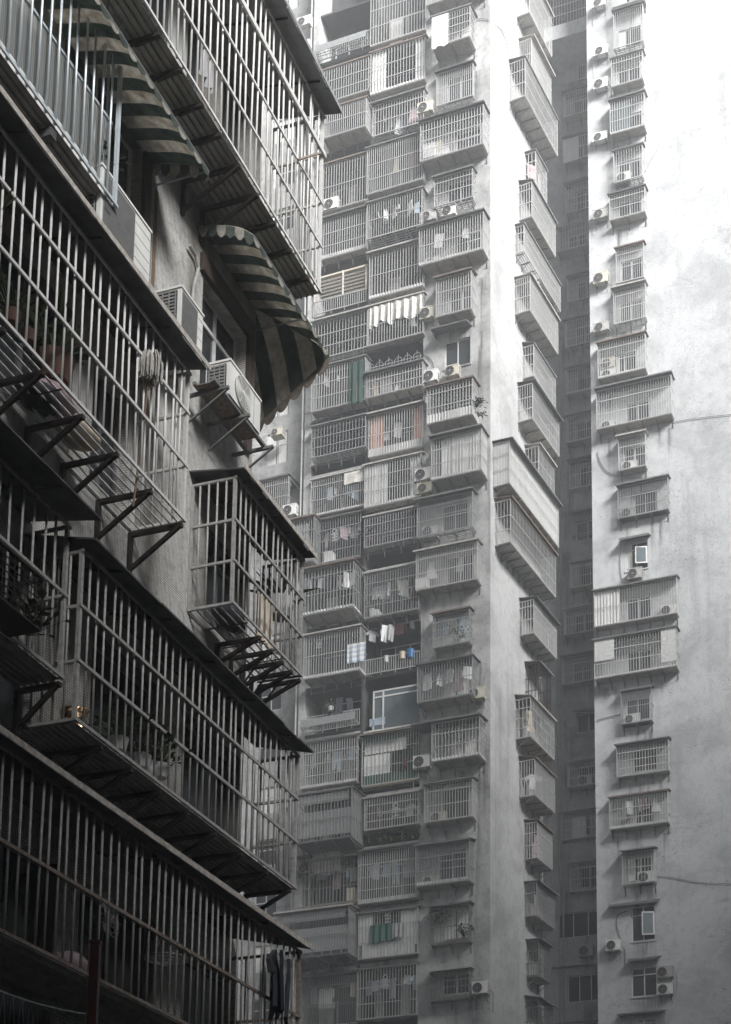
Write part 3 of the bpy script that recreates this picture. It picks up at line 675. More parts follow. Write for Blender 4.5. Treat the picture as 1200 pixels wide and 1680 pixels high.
# ---- pale right flank with its own stack of cages
FL = TS.at(889, 1000)[0]
S_COL = [ # x wall, x outer near, x far, y top, y bottom (at the outer near corner)
 (848, 869, 905, -50, 19, {}), (852, 872, 904, 60, 112, {}), (836, 862, 914, 93, 156, dict(kick=.1, lab='long flank cage with a wide ribbed underside and a cloth tied at its far end')),
 (862, 879, 897, 246, 300, dict(L=2)), (852, 873, 911, 296, 354, {}), (846, 860, 919, 366, 412, dict(tray=True)),
 (845, 870, 915, 450, 508, dict(kick=.12, lab='flank cage with a pale closed side and white bottom strip')), (858, 876, 911, 563, 616, {}), (850, 874, 917, 626, 686, dict(kick=.1)),
 (809, 836, 916, 720, 792, dict(panels=((0, 1, 0, 1, 'board_panel'),), endp=1, kick=.1, lab='longest flank cage, closed with white ribbed sheets and a big projecting canopy')),
 (862, 884, 909, 729, 784, {}), (812, 838, 911, 816, 889, dict(kick=.1, lab='long flank cage under the white-sheeted one, with a diagonal brace', ext=1)),
 (853, 876, 913, 981, 1038, {}), (862, 884, 904, 1086, 1150, dict(bars='black_steel', tray=True, lab='black wrought iron flank cage with a broken side, above the orange bag cage')), (846, 871, 909, 1142, 1208, dict(L=3, lab='flank cage with an orange bag, white shirt and light blue cloth', pal=['cloth_white', 'cloth_blue', 'cloth_beige'])),
 (852, 878, 910, 1243, 1304, dict(L=1, pal=['cloth_white'])), (861, 882, 906, 1346, 1407, dict(L=2, lab='narrow flank cage of pink washing under a scalloped striped canopy', pal=['cloth_pink'])),
 (861, 881, 910, 1446, 1502, dict(bars='galvanised', L=1, lab='dull flank cage with sheeted side and dark washing', pal=['cloth_pink'])), (864, 884, 903, 1541, 1600, dict(bars='dull_steel')), (862, 884, 907, 1638, 1700, dict(bars='dull_steel')),
]
tholes = []; scol = []
for (xw, xo, xf, yt, yb, o) in S_COL:
    ym = (yt + yb) / 2; u0 = TS.at(xw, ym, 0)[0]
    lo, hi = .1, 2.5
    for _ in range(40):
        md = (lo + hi) / 2; z_ = TS.at(xo, ym, md)[1]
        if project(TS.w(u0, md, z_))[0] < xo: lo = md
        else: hi = md
    off = lo; z0 = TS.at(xo, yb, off)[1]; z1 = TS.at(xo, yt, off)[1]; u1 = TS.at(xf, ym, off)[0]
    opt = {k: v for k, v in o.items() if k in ('kick', 'tray', 'bars', 'panels')}
    lab = o.get('lab', 'plain barred cage bolted to the pale flank of the grey tower'); grp = None if 'lab' in o else 'plain cages on the pale flank'
    e, *_ = cage(TS, 0, 0, 0, 0, off, lab, grp, uz=(u0, u1, z0, z1), overhang=.12, **opt)
    scol.append((e, {2: 'the long one with a cloth-tied end', 6: 'the one with a pale closed side', 9: 'the white-sheeted longest one', 11: 'the long one with a diagonal brace', 14: 'the one with an orange bag', 16: 'the one with pink washing', 17: 'the sheeted dull one'}.get(len(scol))))
    if u1 < FL + .3: tholes.append((u0 + .3, min(u0 + 1.6, FL - .2), z0 + .5, z1 - .3))
    if o.get('L'): laundry(TS, u0 + .15, u0 + .8, off - .3, z1 - .5, 'the ' + short(lab) if 'lab' in o else 'a plain flank cage', o['L'], o.get('pal'), ('shirt', 'dress', 'towel'))
    if o.get('endp'): MB().quad((.04, -off + .05, .05), (.04, -.02, .05), (.04, -.02, z1 - z0 - .1), (.04, -off + .05, z1 - z0 - .1)).obj('end_sheet', 'white_panel', e)
relate(scol, 'barred cage on the pale flank')
sw = MB(); sw.quad((0, 0, 0), (FL, 0, 0), (FL, 0, TOP), (0, 0, TOP)); sw.quad((FL, 0, 0), (FL, 6, 0), (FL, 6, TOP), (FL, 0, TOP))
o = sw.obj('flank_wall', 'concrete_side', tower)
o.matrix_parent_inverse = Matrix.Identity(4); o.rotation_euler = (0, 0, TS.rot - TF.rot)
# roof cap and left wing
rm = MB(); 
rm.box(uL, -.05, .05, 7, TOP - .3, TOP); rm.obj('roof_slab', 'concrete_front', tower)

L_HOLES = []
lh = TF.at(437, 765, -LWALL); lh1 = TF.at(473, 705, -LWALL)
L_HOLES.append((lh[0], lh1[0], lh[1], lh1[1]))
_zf = L_HOLES[0][2]
for k in range(-14, 18):
    for du in (0, -3.4):
        if (k, du) == (0, 0) or not 2 < _zf + k * 2.67 < TOP - 3: continue
        if du == 0 and -3 <= k <= 0: continue          # cages hang there
        L_HOLES.append((L_HOLES[0][0] + du, L_HOLES[0][1] + du, _zf + k * 2.67, _zf + k * 2.67 + 1.35))
wl = MB(); wall_holes(wl, uL, uA0 - .35, 0, TOP, L_HOLES, .14, LWALL); wl.obj('wing_wall', 'concrete_front', tower)
for q_, (a, b, c, d) in enumerate(L_HOLES): window(tower, a + .003, b - .003, c + .003, d - .003, LWALL + .07, 2, 'window_frame', ('curtain_white', True, .9) if q_ % 3 == 0 else None, .05, .6)
def wing_cage(xl, xr, yt, yb, off, lab, **k):
    u0, z0 = TF.at(xl, yb, off); _, z1 = TF.at(xl, yt, off); u1, _ = TF.at(xr, yb, off)
    return cage(TF, 0, 0, 0, 0, off, lab, uz=(u0, u1, z0, z1), inner=LWALL, **k)
wing_cage(414, 472, 792, 848, .0 + .3, 'small barred cage with an outdoor unit inside, beside the narrow concrete pier', tray=True)
wing_cage(466, 514, 856, 928, .75, 'projecting balcony cage at the pier, backed with pale sheet', bars='galvanised', panels=((.1, .8, .1, .9, 'grey_panel'),))
wing_cage(478, 506, 1408, 1492, .35, 'narrow dark cage stuffed with plants at the tower pier', bars='dull_steel')
for (px, py, lb) in ((502, 48, 'white outdoor unit on the pier, topmost of two'), (500, 88, 'white outdoor unit on the pier below the topmost one'), (479, 850, 'white outdoor unit hung on the narrow pier by the small cage')):
    u, z = TF.at(px, py, .1); ac_unit(TF, u, z, .1, lb, None)
u, z = TF.at(460, 722, -.5); ac_unit(TF, u, z, -.5, 'boxy window unit set in the curtained window behind the awning', None, w=.62, h=.42, d=.45, bracket=False)
for (px, py, lb, kw) in ((705, 366, 'outdoor unit tucked beside the canopy of the wide cage with the dangling garment', {}), (739, 357, 'outdoor unit on top of the canopy of the wide cage with the dangling garment', {}),
                         (703, 526, 'outdoor unit bracketed beside the plain cage above the hooded window', {}), (744, 620, 'outdoor unit standing under the bare hooded window', {}), (709, 629, 'outdoor unit beside the hooded window, partly sunk behind the canopy', {}),
                         (696, 791, 'upper outdoor unit of the stacked pair beside the white-sheeted cage', {}), (699, 812, 'lower outdoor unit of the stacked pair beside the white-sheeted cage', {}),
                         (784, 1149, 'outdoor unit clamped to the right side of the cage with pink clothes', {}), (694, 1262, 'outdoor unit in a torn grey cover under the long black canopy', {}), (790, 1632, 'outdoor unit bolted alone to the bare wall by the rusted cage', {}), (700, 188, 'outdoor unit on the wide stained canopy', {})):
    u, z = TF.at(px, py, .2); ac_unit(TF, u, z, .12, lb, None, **kw)

# ------------------------------------------------------------------ dark recess wall
rw = RW.empty('recess_building', 0, 0); tag(rw, 'dark stained concrete building wall deep in the slot between the two blocks', 'building')
R_COL = [
 (932, 975, 82, 136, .4, dict(tray=True)), (926, 976, 152, 192, .5, {}), (926, 976, 228, 266, .5, dict(sheet=1, lab='recess window cage with a pale sheet hung over its left half')),
 (929, 978, 304, 350, .5, dict(tray=True)), (915, 979, 373, 413, .7, dict(lab='widest recess window cage with a broad canopy')), (932, 979, 454, 496, .4, dict(tray=True)), (928, 979, 526, 570, .5, dict(tray=True)),
 (930, 982, 605, 647, .6, dict(kick=.1)), (930, 982, 683, 726, .5, {}), (935, 982, 758, 803, .4, dict(tray=True)), (936, 984, 922, 965, .5, {}),
 (926, 986, 1000, 1042, .5, {}), (923, 986, 1078, 1123, .5, {}), (932, 987, 1250, 1292, .5, dict(ac=1, lab='recess window cage with an outdoor unit seen through its bars')),
 (922, 988, 1334, 1379, .3, dict(box=1, lab='recess window cage with a pale cupboard behind its bars')), (936, 988, 1416, 1464, .3, {}), (918, 990, 1680, 1730, .3, {}),
]
rholes = []; rcol = []
for (xl, xr, yt, yb, off, o) in R_COL:
    opt = {k: v for k, v in o.items() if k in ('kick', 'tray', 'bars')}; opt.setdefault('bars', 'aluminium')
    lab = o.get('lab', 'plain grey window cage in the dark recess between the blocks'); grp = None if 'lab' in o else 'plain window cages in the dark recess'
    e, u0, u1, z0, z1 = cage(RW, xl, xr, yt, yb, off, lab, grp, **opt)
    rcol.append((e, {2: 'the one with a pale sheet', 4: 'the widest one', 13: 'the one holding an outdoor unit', 14: 'the one with a pale cupboard'}.get(len(rcol))))
    rholes.append((u0 + .45, u0 + 1.55, z0 + .25, z1 - .15))
    if o.get('sheet'): MB().corr(-.05, (u1 - u0) * .5, -off - .06, -.1, z1 - z0 - .05, .3, .03).obj('cloth_cover', 'cloth_white', e)
    if o.get('ac'): ac_unit(RW, u0 + .9, z0 + .03, .08, 'outdoor unit behind the bars of a recess window cage', None, bracket=False)
    if o.get('box'): MB().box(.6, 1.3, -.2, -.02, .1, 1.2).obj('cupboard', 'white_panel', e)
for (xl, xr, yt, yb, lb) in ((945, 985, 857, 888, 'open'), (947, 986, 1172, 1203, 'barred'), (917, 990, 1500, 1541, 'wide'), (932, 990, 1602, 1646, 'low')):
    a, z0 = RW.at(xl, yb); b, _ = RW.at(xr, yb); _, z1 = RW.at(xl, yt); rholes.append((a, b, z0, z1))
relate(rcol, 'grey window cage in the dark recess')
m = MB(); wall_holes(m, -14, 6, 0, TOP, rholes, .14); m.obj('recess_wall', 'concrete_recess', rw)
for i, (a, b, c, d) in enumerate(rholes):
    window(rw, a + .003, b - .003, c + .003, d - .003, .07, 3 if b - a > 1.9 else 2, 'window_frame', None, .05)
for (xl, yt, lb) in ((935, 842, 'rusty sheet hood over the open casement in the dark recess'), (940, 1168, 'rusty sheet hood over the barred recess window low in the slot')):
    u0, z1 = RW.at(xl, yt, .5); h_ = RW.empty('window_hood', u0, z1); tag(h_, lb, 'hood')
    MB().hexa([(0, -.55, -.02), (1.9, -.55, -.02), (1.9, 0, .2), (0, 0, .2), (0, -.55, .02), (1.9, -.55, .02), (1.9, 0, .25), (0, 0, .25)]).obj('hood_sheet', 'roof_sheet', h_)
    MB().box(.1, 1.8, -.45, -.41, -1.35, -1.3).box(.1, 1.8, -.25, -.21, -1.35, -1.3).box(.1, .14, -.45, 0, -1.32, -1.3).box(1.76, 1.8, -.45, 0, -1.32, -1.3).obj('pot_rack', 'dull_steel', h_)
# open casement leaf, ledge and unit low in the recess
u, z = RW.at(964, 1571, .1); ac_unit(RW, u, z, .1, 'outdoor unit under the wide window at the foot of the recess', None)
u0, z0 = RW.at(905, 1588, .25); MB().box(u0, 4, -.25, -.003, z0, z0 + .1).obj('ledge', 'concrete_recess', rw)
for q in range(24): stain(rw, RND.uniform(-2.6, .2), RND.uniform(12, 70), RND.uniform(.3, 1.0), RND.uniform(2, 6))
for px in (914, 921):
    u_ = RW.at(px, 900)[0]; o = MB().bar((0, -.09, 0), (0, -.09, 66), .05, 8).obj('drain_pipe', 'pipe_grey'); RW.place(o, u_, 0); tag(o, 'grey drain pipe running up the dark recess wall', 'pipe', 'drain pipes in the recess')
# bridging balcony at the head of the recess
u0, z0 = RW.at(893, 70, 2.2); u1, _ = RW.at(990, 60, 2.2); _, zb = RW.at(893, 48, 2.2)
MB().box(u0, u1, -2.2, 0, z0, z0 + .12).box(u0, u1, -2.2, -2.05, z0 + .12, zb).obj('bridging_balcony', 'concrete_right', rw)
cage(RW, 0, 0, 0, 0, 2.15, 'railed balcony cage bridging the top of the recess', uz=(u0 + .05, u1 - .05, zb + .01, zb + 1.9), nbr=0, cat='balcony cage')

# ------------------------------------------------------------------ right block
rb = RB.empty('apartment_block', 0, 0); tag(rb, 'pale cracked concrete apartment block with one column of window cages and a blank wall', 'building')
B2 = [
 (1005, 1058, -50, 12, .5, {}), (1008, 1056, 18, 80, .45, dict(tray=True)), (1004, 1055, 95, 142, .5, {}), (1002, 1058, 165, 220, .6, dict(kick=.1, panels=((0, .62, 0, 1, 'pale_glass'),), lab='window cage glazed with pale teal sheets on the right block')),
 (1008, 1055, 247, 300, .4, dict(tray=True, ac=1, lab='open-rack window cage with an outdoor unit and a slanting pole beside it')), (1001, 1059, 319, 361, .55, {}), (1012, 1057, 407, 465, .35, dict(tray=True)), (1008, 1060, 475, 532, .4, dict(tray=True)),
 (982, 1060, 563, 621, .5, dict(kick=.1, ac=2, lab='window cage holding two stacked outdoor units beside an open white casement')), (980, 1103, 640, 704, .6, dict(ac=1, lab='very wide rust-stained window cage spanning to the corner of the right block')),
 (1016, 1060, 718, 772, .45, dict(ac=1, lab='small window cage with a white unit, by a looping black cable')), (1015, 1097, 797, 851, .4, dict(ac=1, bars='galvanised', floorm='dark_sheet', lab='dark-framed window cage with a bicycle wheel and white bucket')),
 (976, 1112, 969, 1029, .45, dict(panels=((0, .32, 0, 1, 'white_panel'),), ac=1, acr=1, lab='very wide window cage with white ribbed sheets closing its left third')),
 (976, 1111, 1050, 1114, .65, dict(boards=1, kick=.08, lab='very wide window cage with embossed white boards at both upper corners')),
 (1020, 1070, 1133, 1189, .4, dict(bars='galvanised', ac=1, floorm='dark_sheet', lab='small dark window cage with a unit and potted clutter on long struts')), (1013, 1098, 1223, 1275, .4, dict(lab='window cage with teal curtains behind and a stained concrete shelf', floorm='concrete_right', kick=.0)),
 (1001, 1097, 1308, 1361, .45, dict(kick=.12, L=6, lab='window cage full of pale pink and white washing with a white bottom strip', pal=['cloth_pink', 'cloth_white', 'cloth_white', 'cloth_grey'])),
 (1022, 1075, 1398, 1452, .45, dict(tray=True, acr=1, ac=1, lab='white-framed window cage with an outdoor unit at its lower right')), (1018, 1090, 1665, 1720, .4, dict(lab='lowest window cage with a ragged canopy on the right block', bars='galvanised')),
]
bh = []; bcol = []
for (xl, xr, yt, yb, off, o) in B2:
    opt = {k: v for k, v in o.items() if k in ('kick', 'tray', 'bars', 'panels', 'floorm')}
    lab = o.get('lab', 'plain pale window cage on the blank right block'); grp = None if 'lab' in o else 'plain window cages on the right block'
    e, u0, u1, z0, z1 = cage(RB, xl, xr, yt, yb, off, lab, grp, **opt)
    bcol.append((e, {3: 'the teal-glazed one', 4: 'the one with a slanting pole', 8: 'the one with two stacked units'}.get(len(bcol), 'x' if 'lab' in o else None)))
    w = u1 - u0; h = z1 - z0; c = u0 + w * (.52 if w > 1.8 else .5)
    bh.append((max(c - .65, u0 + .15), min(c + .6, u1 - .08), z0 + .3, z0 + min(1.5, h - .15)))
    for k in range(o.get('ac', 0)):
        ac_unit(RB, (u1 - .5) if o.get('acr') else u0 + .5, z0 + .03 + .62 * k, .06, f'white outdoor unit inside the {short(lab)}', None if o['ac'] == 1 else 'stacked outdoor units in one cage', bracket=False, d=.26)
    if o.get('L'): laundry(RB, u0 + .5, u1 - .6, off - .2, z0 + h * .85, 'the washing-filled window cage of the right block', o['L'], o.get('pal'), ('shirt', 'dress', 'towel'))
    if o.get('boards'):
        MB().box(.03, w * .25, -off - .05, -off - .03, h * .42, h * .98).obj('embossed_board', 'board_panel', e)
        MB().box(w * .82, w - .03, -off - .05, -off - .03, h * .12, h * .98).obj('embossed_board', 'board_panel', e)
relate(bcol, 'pale window cage on the right block')
for (xl, xr, yt, yb) in ((1027, 1064, 893, 938), (1037, 1076, 1489, 1546), (1037, 1079, 1589, 1637)):
    a, z0 = RB.at(xl, yb); b, _ = RB.at(xr, yb); _, z1 = RB.at(xl, yt); bh.append((a, b, z0, z1))
m = MB(); wall_holes(m, 0, 30, 0, TOP, bh, .14); m.quad((0, 0, 0), (0, 0, TOP), (0, 10, TOP), (0, 10, 0)); m.quad((0, 0, TOP), (30, 0, TOP), (30, 12, TOP), (0, 12, TOP))
m.quad((30, 0, 0), (30, 12, 0), (30, 12, TOP), (30, 0, TOP)); m.obj('front_wall', 'concrete_right', rb)
for i, (a, b, c, d) in enumerate(bh):
    wf = window(rb, a + .003, b - .003, c + .003, d - .003, .07, 2, 'window_frame', RND.choice((None, None, ('curtain_white', False, .6))), .055, .75 if d - c > 1.3 else None)
    MB().box(a - .05, b + .05, -.045, -.002, c - .07, c - .004).obj('window_sill', 'concrete_right', rb)
for e_, k_ in bcol:
    for q in range(4): stain(rb, e_['_u'] + e_['_w'] * RND.uniform(.02, .98), e_['_z'] - .25, RND.uniform(.15, .7), RND.uniform(.8, 3.2))
for (a, b, c, d) in bh[-3:]: stain(rb, (a + b) / 2, c - .08, b - a + .3, 1.6)
for q in range(7): stain(rb, RND.uniform(4.5, 14), RND.uniform(20, 84), RND.uniform(.3, 1.0), RND.uniform(3, 9))
for (i, s_) in ((-3, 1), (-2, 1)):     # casement leaves swung open
    a, b, c, d = bh[i]; q = MB(); x0 = b - .02; L_ = (b - a) / 2
    q.hexa([(x0 - L_, -.22, c + .25), (x0, -.05, c + .25), (x0, -.01, c + .25), (x0 - L_, -.18, c + .25), (x0 - L_, -.22, d - .35), (x0, -.05, d - .35), (x0, -.01, d - .35), (x0 - L_, -.18, d - .35)])
    lf = q.obj('open_casement', 'window_frame', rb)
    MB().quad((x0 - L_ + .07, -.222, c + .32), (x0 - .07, -.072, c + .32), (x0 - .07, -.072, d - .42), (x0 - L_ + .07, -.222, d - .42)).obj('pane', 'pale_glass', lf)
for (xl, xr, yt, lb, dd) in ((1016, 1065, 884, 'small sheet hood over the open casement with an outdoor unit below', .5), (999, 1080, 1486, 'long rusty sheet hood over the open white casement, wider than its window', .35), (1030, 1082, 1575, 'dark sheet hood over the curtained window between two outdoor units', .45)):
    u0, z1 = RB.at(xl, yt, dd); u1, _ = RB.at(xr, yt, dd); h_ = RB.empty('window_hood', u0, z1); tag(h_, lb, 'hood'); w = u1 - u0
    MB().hexa([(0, -dd, -.03), (w, -dd, -.03), (w, 0, .14), (0, 0, .14), (0, -dd, .02), (w, -dd, .02), (w, 0, .19), (0, 0, .19)]).obj('hood_sheet', 'roof_sheet', h_)
    MB().box(0, w, -dd - .02, -dd - .001, -.1, .02).obj('hood_lip', 'roof_sheet', h_)
for i, (px, py) in enumerate(((986, 16), (989, 95), (988, 150), (987, 236), (988, 363), (988, 469), (989, 548))):
    u, z = RB.at(px, py, .1); ac_unit(RB, u, z, .1, {2: 'outdoor unit on the left edge, just above the teal-glazed cage', 3: 'outdoor unit on the left edge, just below the teal-glazed cage', 5: 'outdoor unit on the left edge, second above the cage with two stacked units', 6: 'outdoor unit on the left edge, just above the cage with two stacked units'}.get(i, 'outdoor unit on brackets along the bare left edge of the right block'), 'outdoor units along the left edge of the right block')
for (px, py, lb) in ((1044, 953, 'outdoor unit directly under the small hooded casement'), (1009, 1562, 'outdoor unit on brackets below the long rusty hood'), (1093, 1606, 'upper of two outdoor units beside the curtained window'), (1094, 1634, 'lower of two outdoor units beside the curtained window')):
    u, z = RB.at(px, py, .1); ac_unit(RB, u, z, .1, lb, None)

def cable(fac, pts, label, r=.018, off=.05, m='cable_grey'):
    P = [fac.w(*(lambda a: (a[0], off, a[1]))(fac.at(px, py, off))) for px, py in pts]
    # smooth the polyline
    for _ in range(2):
        q = [P[0]]
        for a, b in zip(P[:-1], P[1:]): q += [a.lerp(b, .25), a.lerp(b, .75)]
        P = q + [P[-1]]
    o = MB().path(P, r, 5).obj('cable', m); return tag(o, label, 'cable')
cable(RB, ((1105, 692), (1140, 686), (1215, 678)), 'thin cable strung across the blank wall from the very wide stained cage')
cable(RB, ((1079, 1437), (1110, 1440), (1150, 1449), (1215, 1450)), 'sagging cable crossing the blank wall at the white-framed cage')
cable(RB, ((981, 741), (983, 755), (995, 775), (1016, 782)), 'looping cable into the small cage with the white unit', m='black_steel')
cable(RB, ((980, 1182), (1000, 1176), (1021, 1172)), 'short cable running to the small dark cage on long struts', m='black_steel')
cable(RB, ((1018, 885), (1019, 940), (1022, 950), (1030, 951)), 'thin drain hose bent towards the unit under the hooded casement')
cable(RB, ((1030, 1495), (1012, 1500), (1012, 1520), (1020, 1545)), 'black hose hanging beside the open white casement', m='black_steel')
cable(RB, ((1060, 280), (1071, 258), (1082, 242)), 'slanting thin pole leaning out beside the open-rack cage')
cable(TS, ((812, 38), (825, 48), (838, 92)), 'cable drooping down the pale flank near the top')
cable(TF, ((784, 30), (800, 30), (804, 33)), 'cable end leaving the cloth-covered cage towards the corner')
cable(TF, ((693, 582), (705, 586), (712, 598), (713, 618)), 'curved black cable dropping to the unit beside the hooded window', m='black_steel')
cable(TF, ((488, 672), (498, 678), (512, 676)), 'pale hose looping from the pier to the cage with the green curtain')
cable(TF, ((793, 1168), (796, 1115), (799, 1098), (803, 1096)), 'thin pipe bent up the wall beside the clamped outdoor unit')
u_ = TF.at(494, 860)[0]; o = MB().bar((0, -.1, 0), (0, -.1, 80), .045, 8).obj('drain_pipe', 'pipe_grey'); TF.place(o, u_, 0); tag(o, 'pale drain pipe running up the narrow concrete pier', 'pipe')
# ------------------------------------------------------------------ odd things on the tower balconies
def drape(fac, pxa, pya, pxb, pyb, off, name, m, label, cat, n=9, amp=.06, ragged=0.08, stripes=None):
    """cloth sheet hanging in folds, with thickness"""
    u0, z1 = fac.at(pxa, pya, off); u1, z0 = fac.at(pxb, pyb, off)
    e = fac.empty(name, u0, z0, off); tag(e, label, cat); w, h = u1 - u0, z1 - z0
    rows = stripes or 5; rr = random.Random(label); ph_ = rr.uniform(0, 6); low = [ragged * (.5 + .35 * math.sin(k * .55 + ph_) + .15 * math.sin(k * 1.7 + ph_)) for k in range(n * 2 + 1)]
    def P(k, q, y):
        t = k / (n * 2); zz = h * (1 - q / rows); zz = zz + low[k] * (q / rows) * -1
        return (w * t, y + amp * math.sin(k * math.pi / 2) * (.3 + .7 * q / rows), zz)
    for q in range(rows):
        mb = MB()
        for k in range(n * 2):
            for y in (0, .015): 
                a = [P(k, q + 1, y), P(k + 1, q + 1, y), P(k + 1, q, y), P(k, q, y)]
                mb.quad(*(a if y == 0 else a[::-1]))
        mm = m if not isinstance(m, (list, tuple)) else m[q % len(m)]
        mb.obj('stripe' if stripes else 'cloth', mm, e, smooth=True)
    return e
drape(TF, 573, 596, 598, 657, .62, 'hanging_curtain', 'curtain_green', 'long dark green curtain hung outside a balcony corner', 'curtain', 5, .09)
drape(TF, 570, 1058, 600, 1083, .8, 'striped_towel', ['cloth_white', 'cloth_blue'], 'towel with blue and white stripes draped over the balcony corner', 'towel', 5, .04, .03, stripes=8)
drape(TF, 608, 1519, 645, 1541, .32, 'green_cloth', 'cloth_teal', 'crumpled green cloth slung over the balcony rail below a white ornament', 'cloth', 7, .07, .12)
drape(TF, 644, 1517, 662, 1535, .34, 'grey_cloth', 'cloth_grey', 'crumpled grey cloth hung next to the green cloth on the rail', 'cloth', 5, .06, .1)
drape(TF, 607, 505, 640, 520, .34, 'canvas_sheet', 'canvas', 'torn pale canvas sheet sagging over the left of the balcony cage', 'canvas', 6, .08, .45)
drape(TF, 642, 494, 693, 508, .34, 'canvas_sheet', 'canvas', 'torn pale canvas sheet sagging over the right of the balcony cage', 'canvas', 8, .08, .4)
drape(TF, 523, 1625, 550, 1652, -.1, 'dotted_cloth', 'cloth_white', 'dotted white cloth hung low among dark washing', 'cloth', 3, .03, .03)
drape(TF, 512, 1398, 560, 1428, .12, 'lace_valance', 'canvas', 'lace valance strung along the top of a dark balcony cage', 'valance', 9, .04, .2)
drape(TF, 565, 777, 597, 788, .25, 'propped_flap', 'canvas', 'pale flap propped out under the roof of the washing-filled cage', 'flap', 3, .02, .02)
# wrought iron circles
u0, z0 = TF.at(600, 614, .5); u1, _ = TF.at(692, 614, .5); e = TF.empty('ornamental_railing', u0, z0); tag(e, 'low wrought iron railing with a row of circles above a balcony cage', 'railing')
w = u1 - u0; MB().box(0, w, -.52, -.48, -.02, .02).obj('bottom_rail', 'galvanised', e); MB().box(0, w, -.51, -.49, .25, .28).obj('top_rail', 'galvanised', e)
for k in range(6): MB().ring((w * (k + .5) / 6, -.5, .28), (0, 1, 0), .2, .016, 14).bar((w * (k + .5) / 6, -.5, .02), (w * (k + .5) / 6, -.5, .62), .014).obj('circle', 'galvanised', e)

def leafy(loc, n, size, name, label, m='leaf', pot=None, spread=1.0, up=.6, cat='plant', blade=False, rot=0):
    e = bpy.data.objects.new(name, None); COL.objects.link(e); e.location = loc; tag(e, label, cat); rr = random.Random(label)
    mb = MB()
    for k in range(n):
        t = rr.uniform(0, 6.283); el = rr.uniform(.2, 1.2) if not blade else rr.uniform(.5, 1.35)
        d = Vector((math.cos(t) * math.cos(el) * spread, math.sin(t) * math.cos(el) * spread, math.sin(el) * up * 1.4))
        if blade: base = Vector((0, 0, 0)); L_ = size * rr.uniform(.6, 1.1); wd = size * .06
        else: base = d * size * rr.uniform(.1, 1.0); L_ = size * rr.uniform(.18, .36); wd = L_ * .38
        d2 = (d + Vector((rr.uniform(-.5, .5), rr.uniform(-.5, .5), rr.uniform(-.4, .3))) * (0 if blade else 1)).normalized()
        sd = d2.cross(Vector((0, 0, 1))); sd = (sd.normalized() if sd.length > .01 else Vector((1, 0, 0))) * wd
        tip = base + d2 * L_ - Vector((0, 0, L_ * .12)); mid = base + d2 * L_ * .5
        mb.quad(base, mid - sd, tip, mid + sd)
        if not blade: mb.bar((0, 0, -.05), base, size * .008, 3)
    mb.obj('leaves', m, e)
    if pot:
        pm = MB(); i = 0; n_ = 12; R1, R2, H = size * .2, size * .28, size * .36
        pm.v = [(R1 * math.cos(2 * math.pi * k / n_), R1 * math.sin(2 * math.pi * k / n_), -H) for k in range(n_)] + [(R2 * math.cos(2 * math.pi * k / n_), R2 * math.sin(2 * math.pi * k / n_), 0) for k in range(n_)]
        pm.f = [(k, (k + 1) % n_, n_ + (k + 1) % n_, n_ + k) for k in range(n_)] + [tuple(reversed(range(n_))), tuple(range(n_, 2 * n_))]
        pm.obj('pot', pot, e)
    return e
def tf_at(px, py, off): 
    u, z = TF.at(px, py, off); return TF.w(u, off, z)
leafy(tf_at(786, 662, .6), 60, .5, 'trailing_plant', 'leafy green plant spilling out of the side of a window cage', 'leaf', None, .8, .2)
leafy(tf_at(790, 680, .6), 40, .4, 'trailing_plant', 'small leafy clump hanging below the spilling plant', 'leaf', None, .8, .1)
leafy(tf_at(606, 882, .1), 60, .55, 'balcony_plant', 'dark leafy plant at the corner of a barred balcony', 'leaf', 'terracotta')
leafy(tf_at(611, 1000, .0), 60, .6, 'balcony_plant', 'dark bushy plant on a balcony floor beside a white box', 'leaf', 'pot_white')
leafy(tf_at(648, 376, .2), 60, .5, 'balcony_plant', 'leafy plant behind bars on the balcony with pink and white shirts', 'leaf', 'terracotta')
leafy(tf_at(543, 1160, .25), 50, .55, 'balcony_plant', 'bushy potted plant on the open balcony railing', 'leaf_pale', 'pot_white')
leafy(tf_at(722, 1512, .3), 90, .65, 'balcony_plant', 'tangle of bare plant twigs at the left of a narrow dark cage', 'leaf', None)
leafy(tf_at(762, 1535, .3), 80, .55, 'balcony_plant', 'tangle of plant leaves at the right of a narrow dark cage', 'leaf', None)
leafy(tf_at(757, 1045, .3), 60, .5, 'balcony_plant', 'green plant in the small dark window cage', 'leaf', None)
leafy(tf_at(494, 1440, .25), 90, .6, 'balcony_plant', 'dense pot plants filling the narrow dark cage at the pier', 'leaf', None)
for k, x in enumerate((627, 645, 663, 680)): leafy(tf_at(x, 1372 - k * 1.5, .3), 40, .45, 'hanging_plant', 'pot plant trailing under the low balcony cage with the white ornament', 'leaf', None, .6, -.3)['group'] = 'plants trailing under the low balcony cage'
def bucket(px, py, off, m, r, h, label):
    p = tf_at(px, py, off); mb = MB(); n = 14
    mb.v = [(r * .8 * math.cos(2 * math.pi * k / n), r * .8 * math.sin(2 * math.pi * k / n), 0) for k in range(n)] + [(r * math.cos(2 * math.pi * k / n), r * math.sin(2 * math.pi * k / n), h) for k in range(n)]
    mb.f = [(k, (k + 1) % n, n + (k + 1) % n, n + k) for k in range(n)] + [tuple(reversed(range(n))), tuple(range(n, 2 * n))]
    mb.ring((0, 0, h), (0, 0, 1), r, .015, 14)
    o = mb.obj('bucket', m); o.location = p; return tag(o, label, 'bucket')
bucket(674, 1080, .05, 'bucket_blue', .2, .4, 'blue plastic bucket on the dark open balcony'); bucket(661, 1082, .05, 'cloth_beige', .17, .34, 'beige plastic tub next to the blue bucket')
bucket(634, 1087, .05, 'pot_white', .13, .3, 'pale pot at the left end of the dark open balcony')
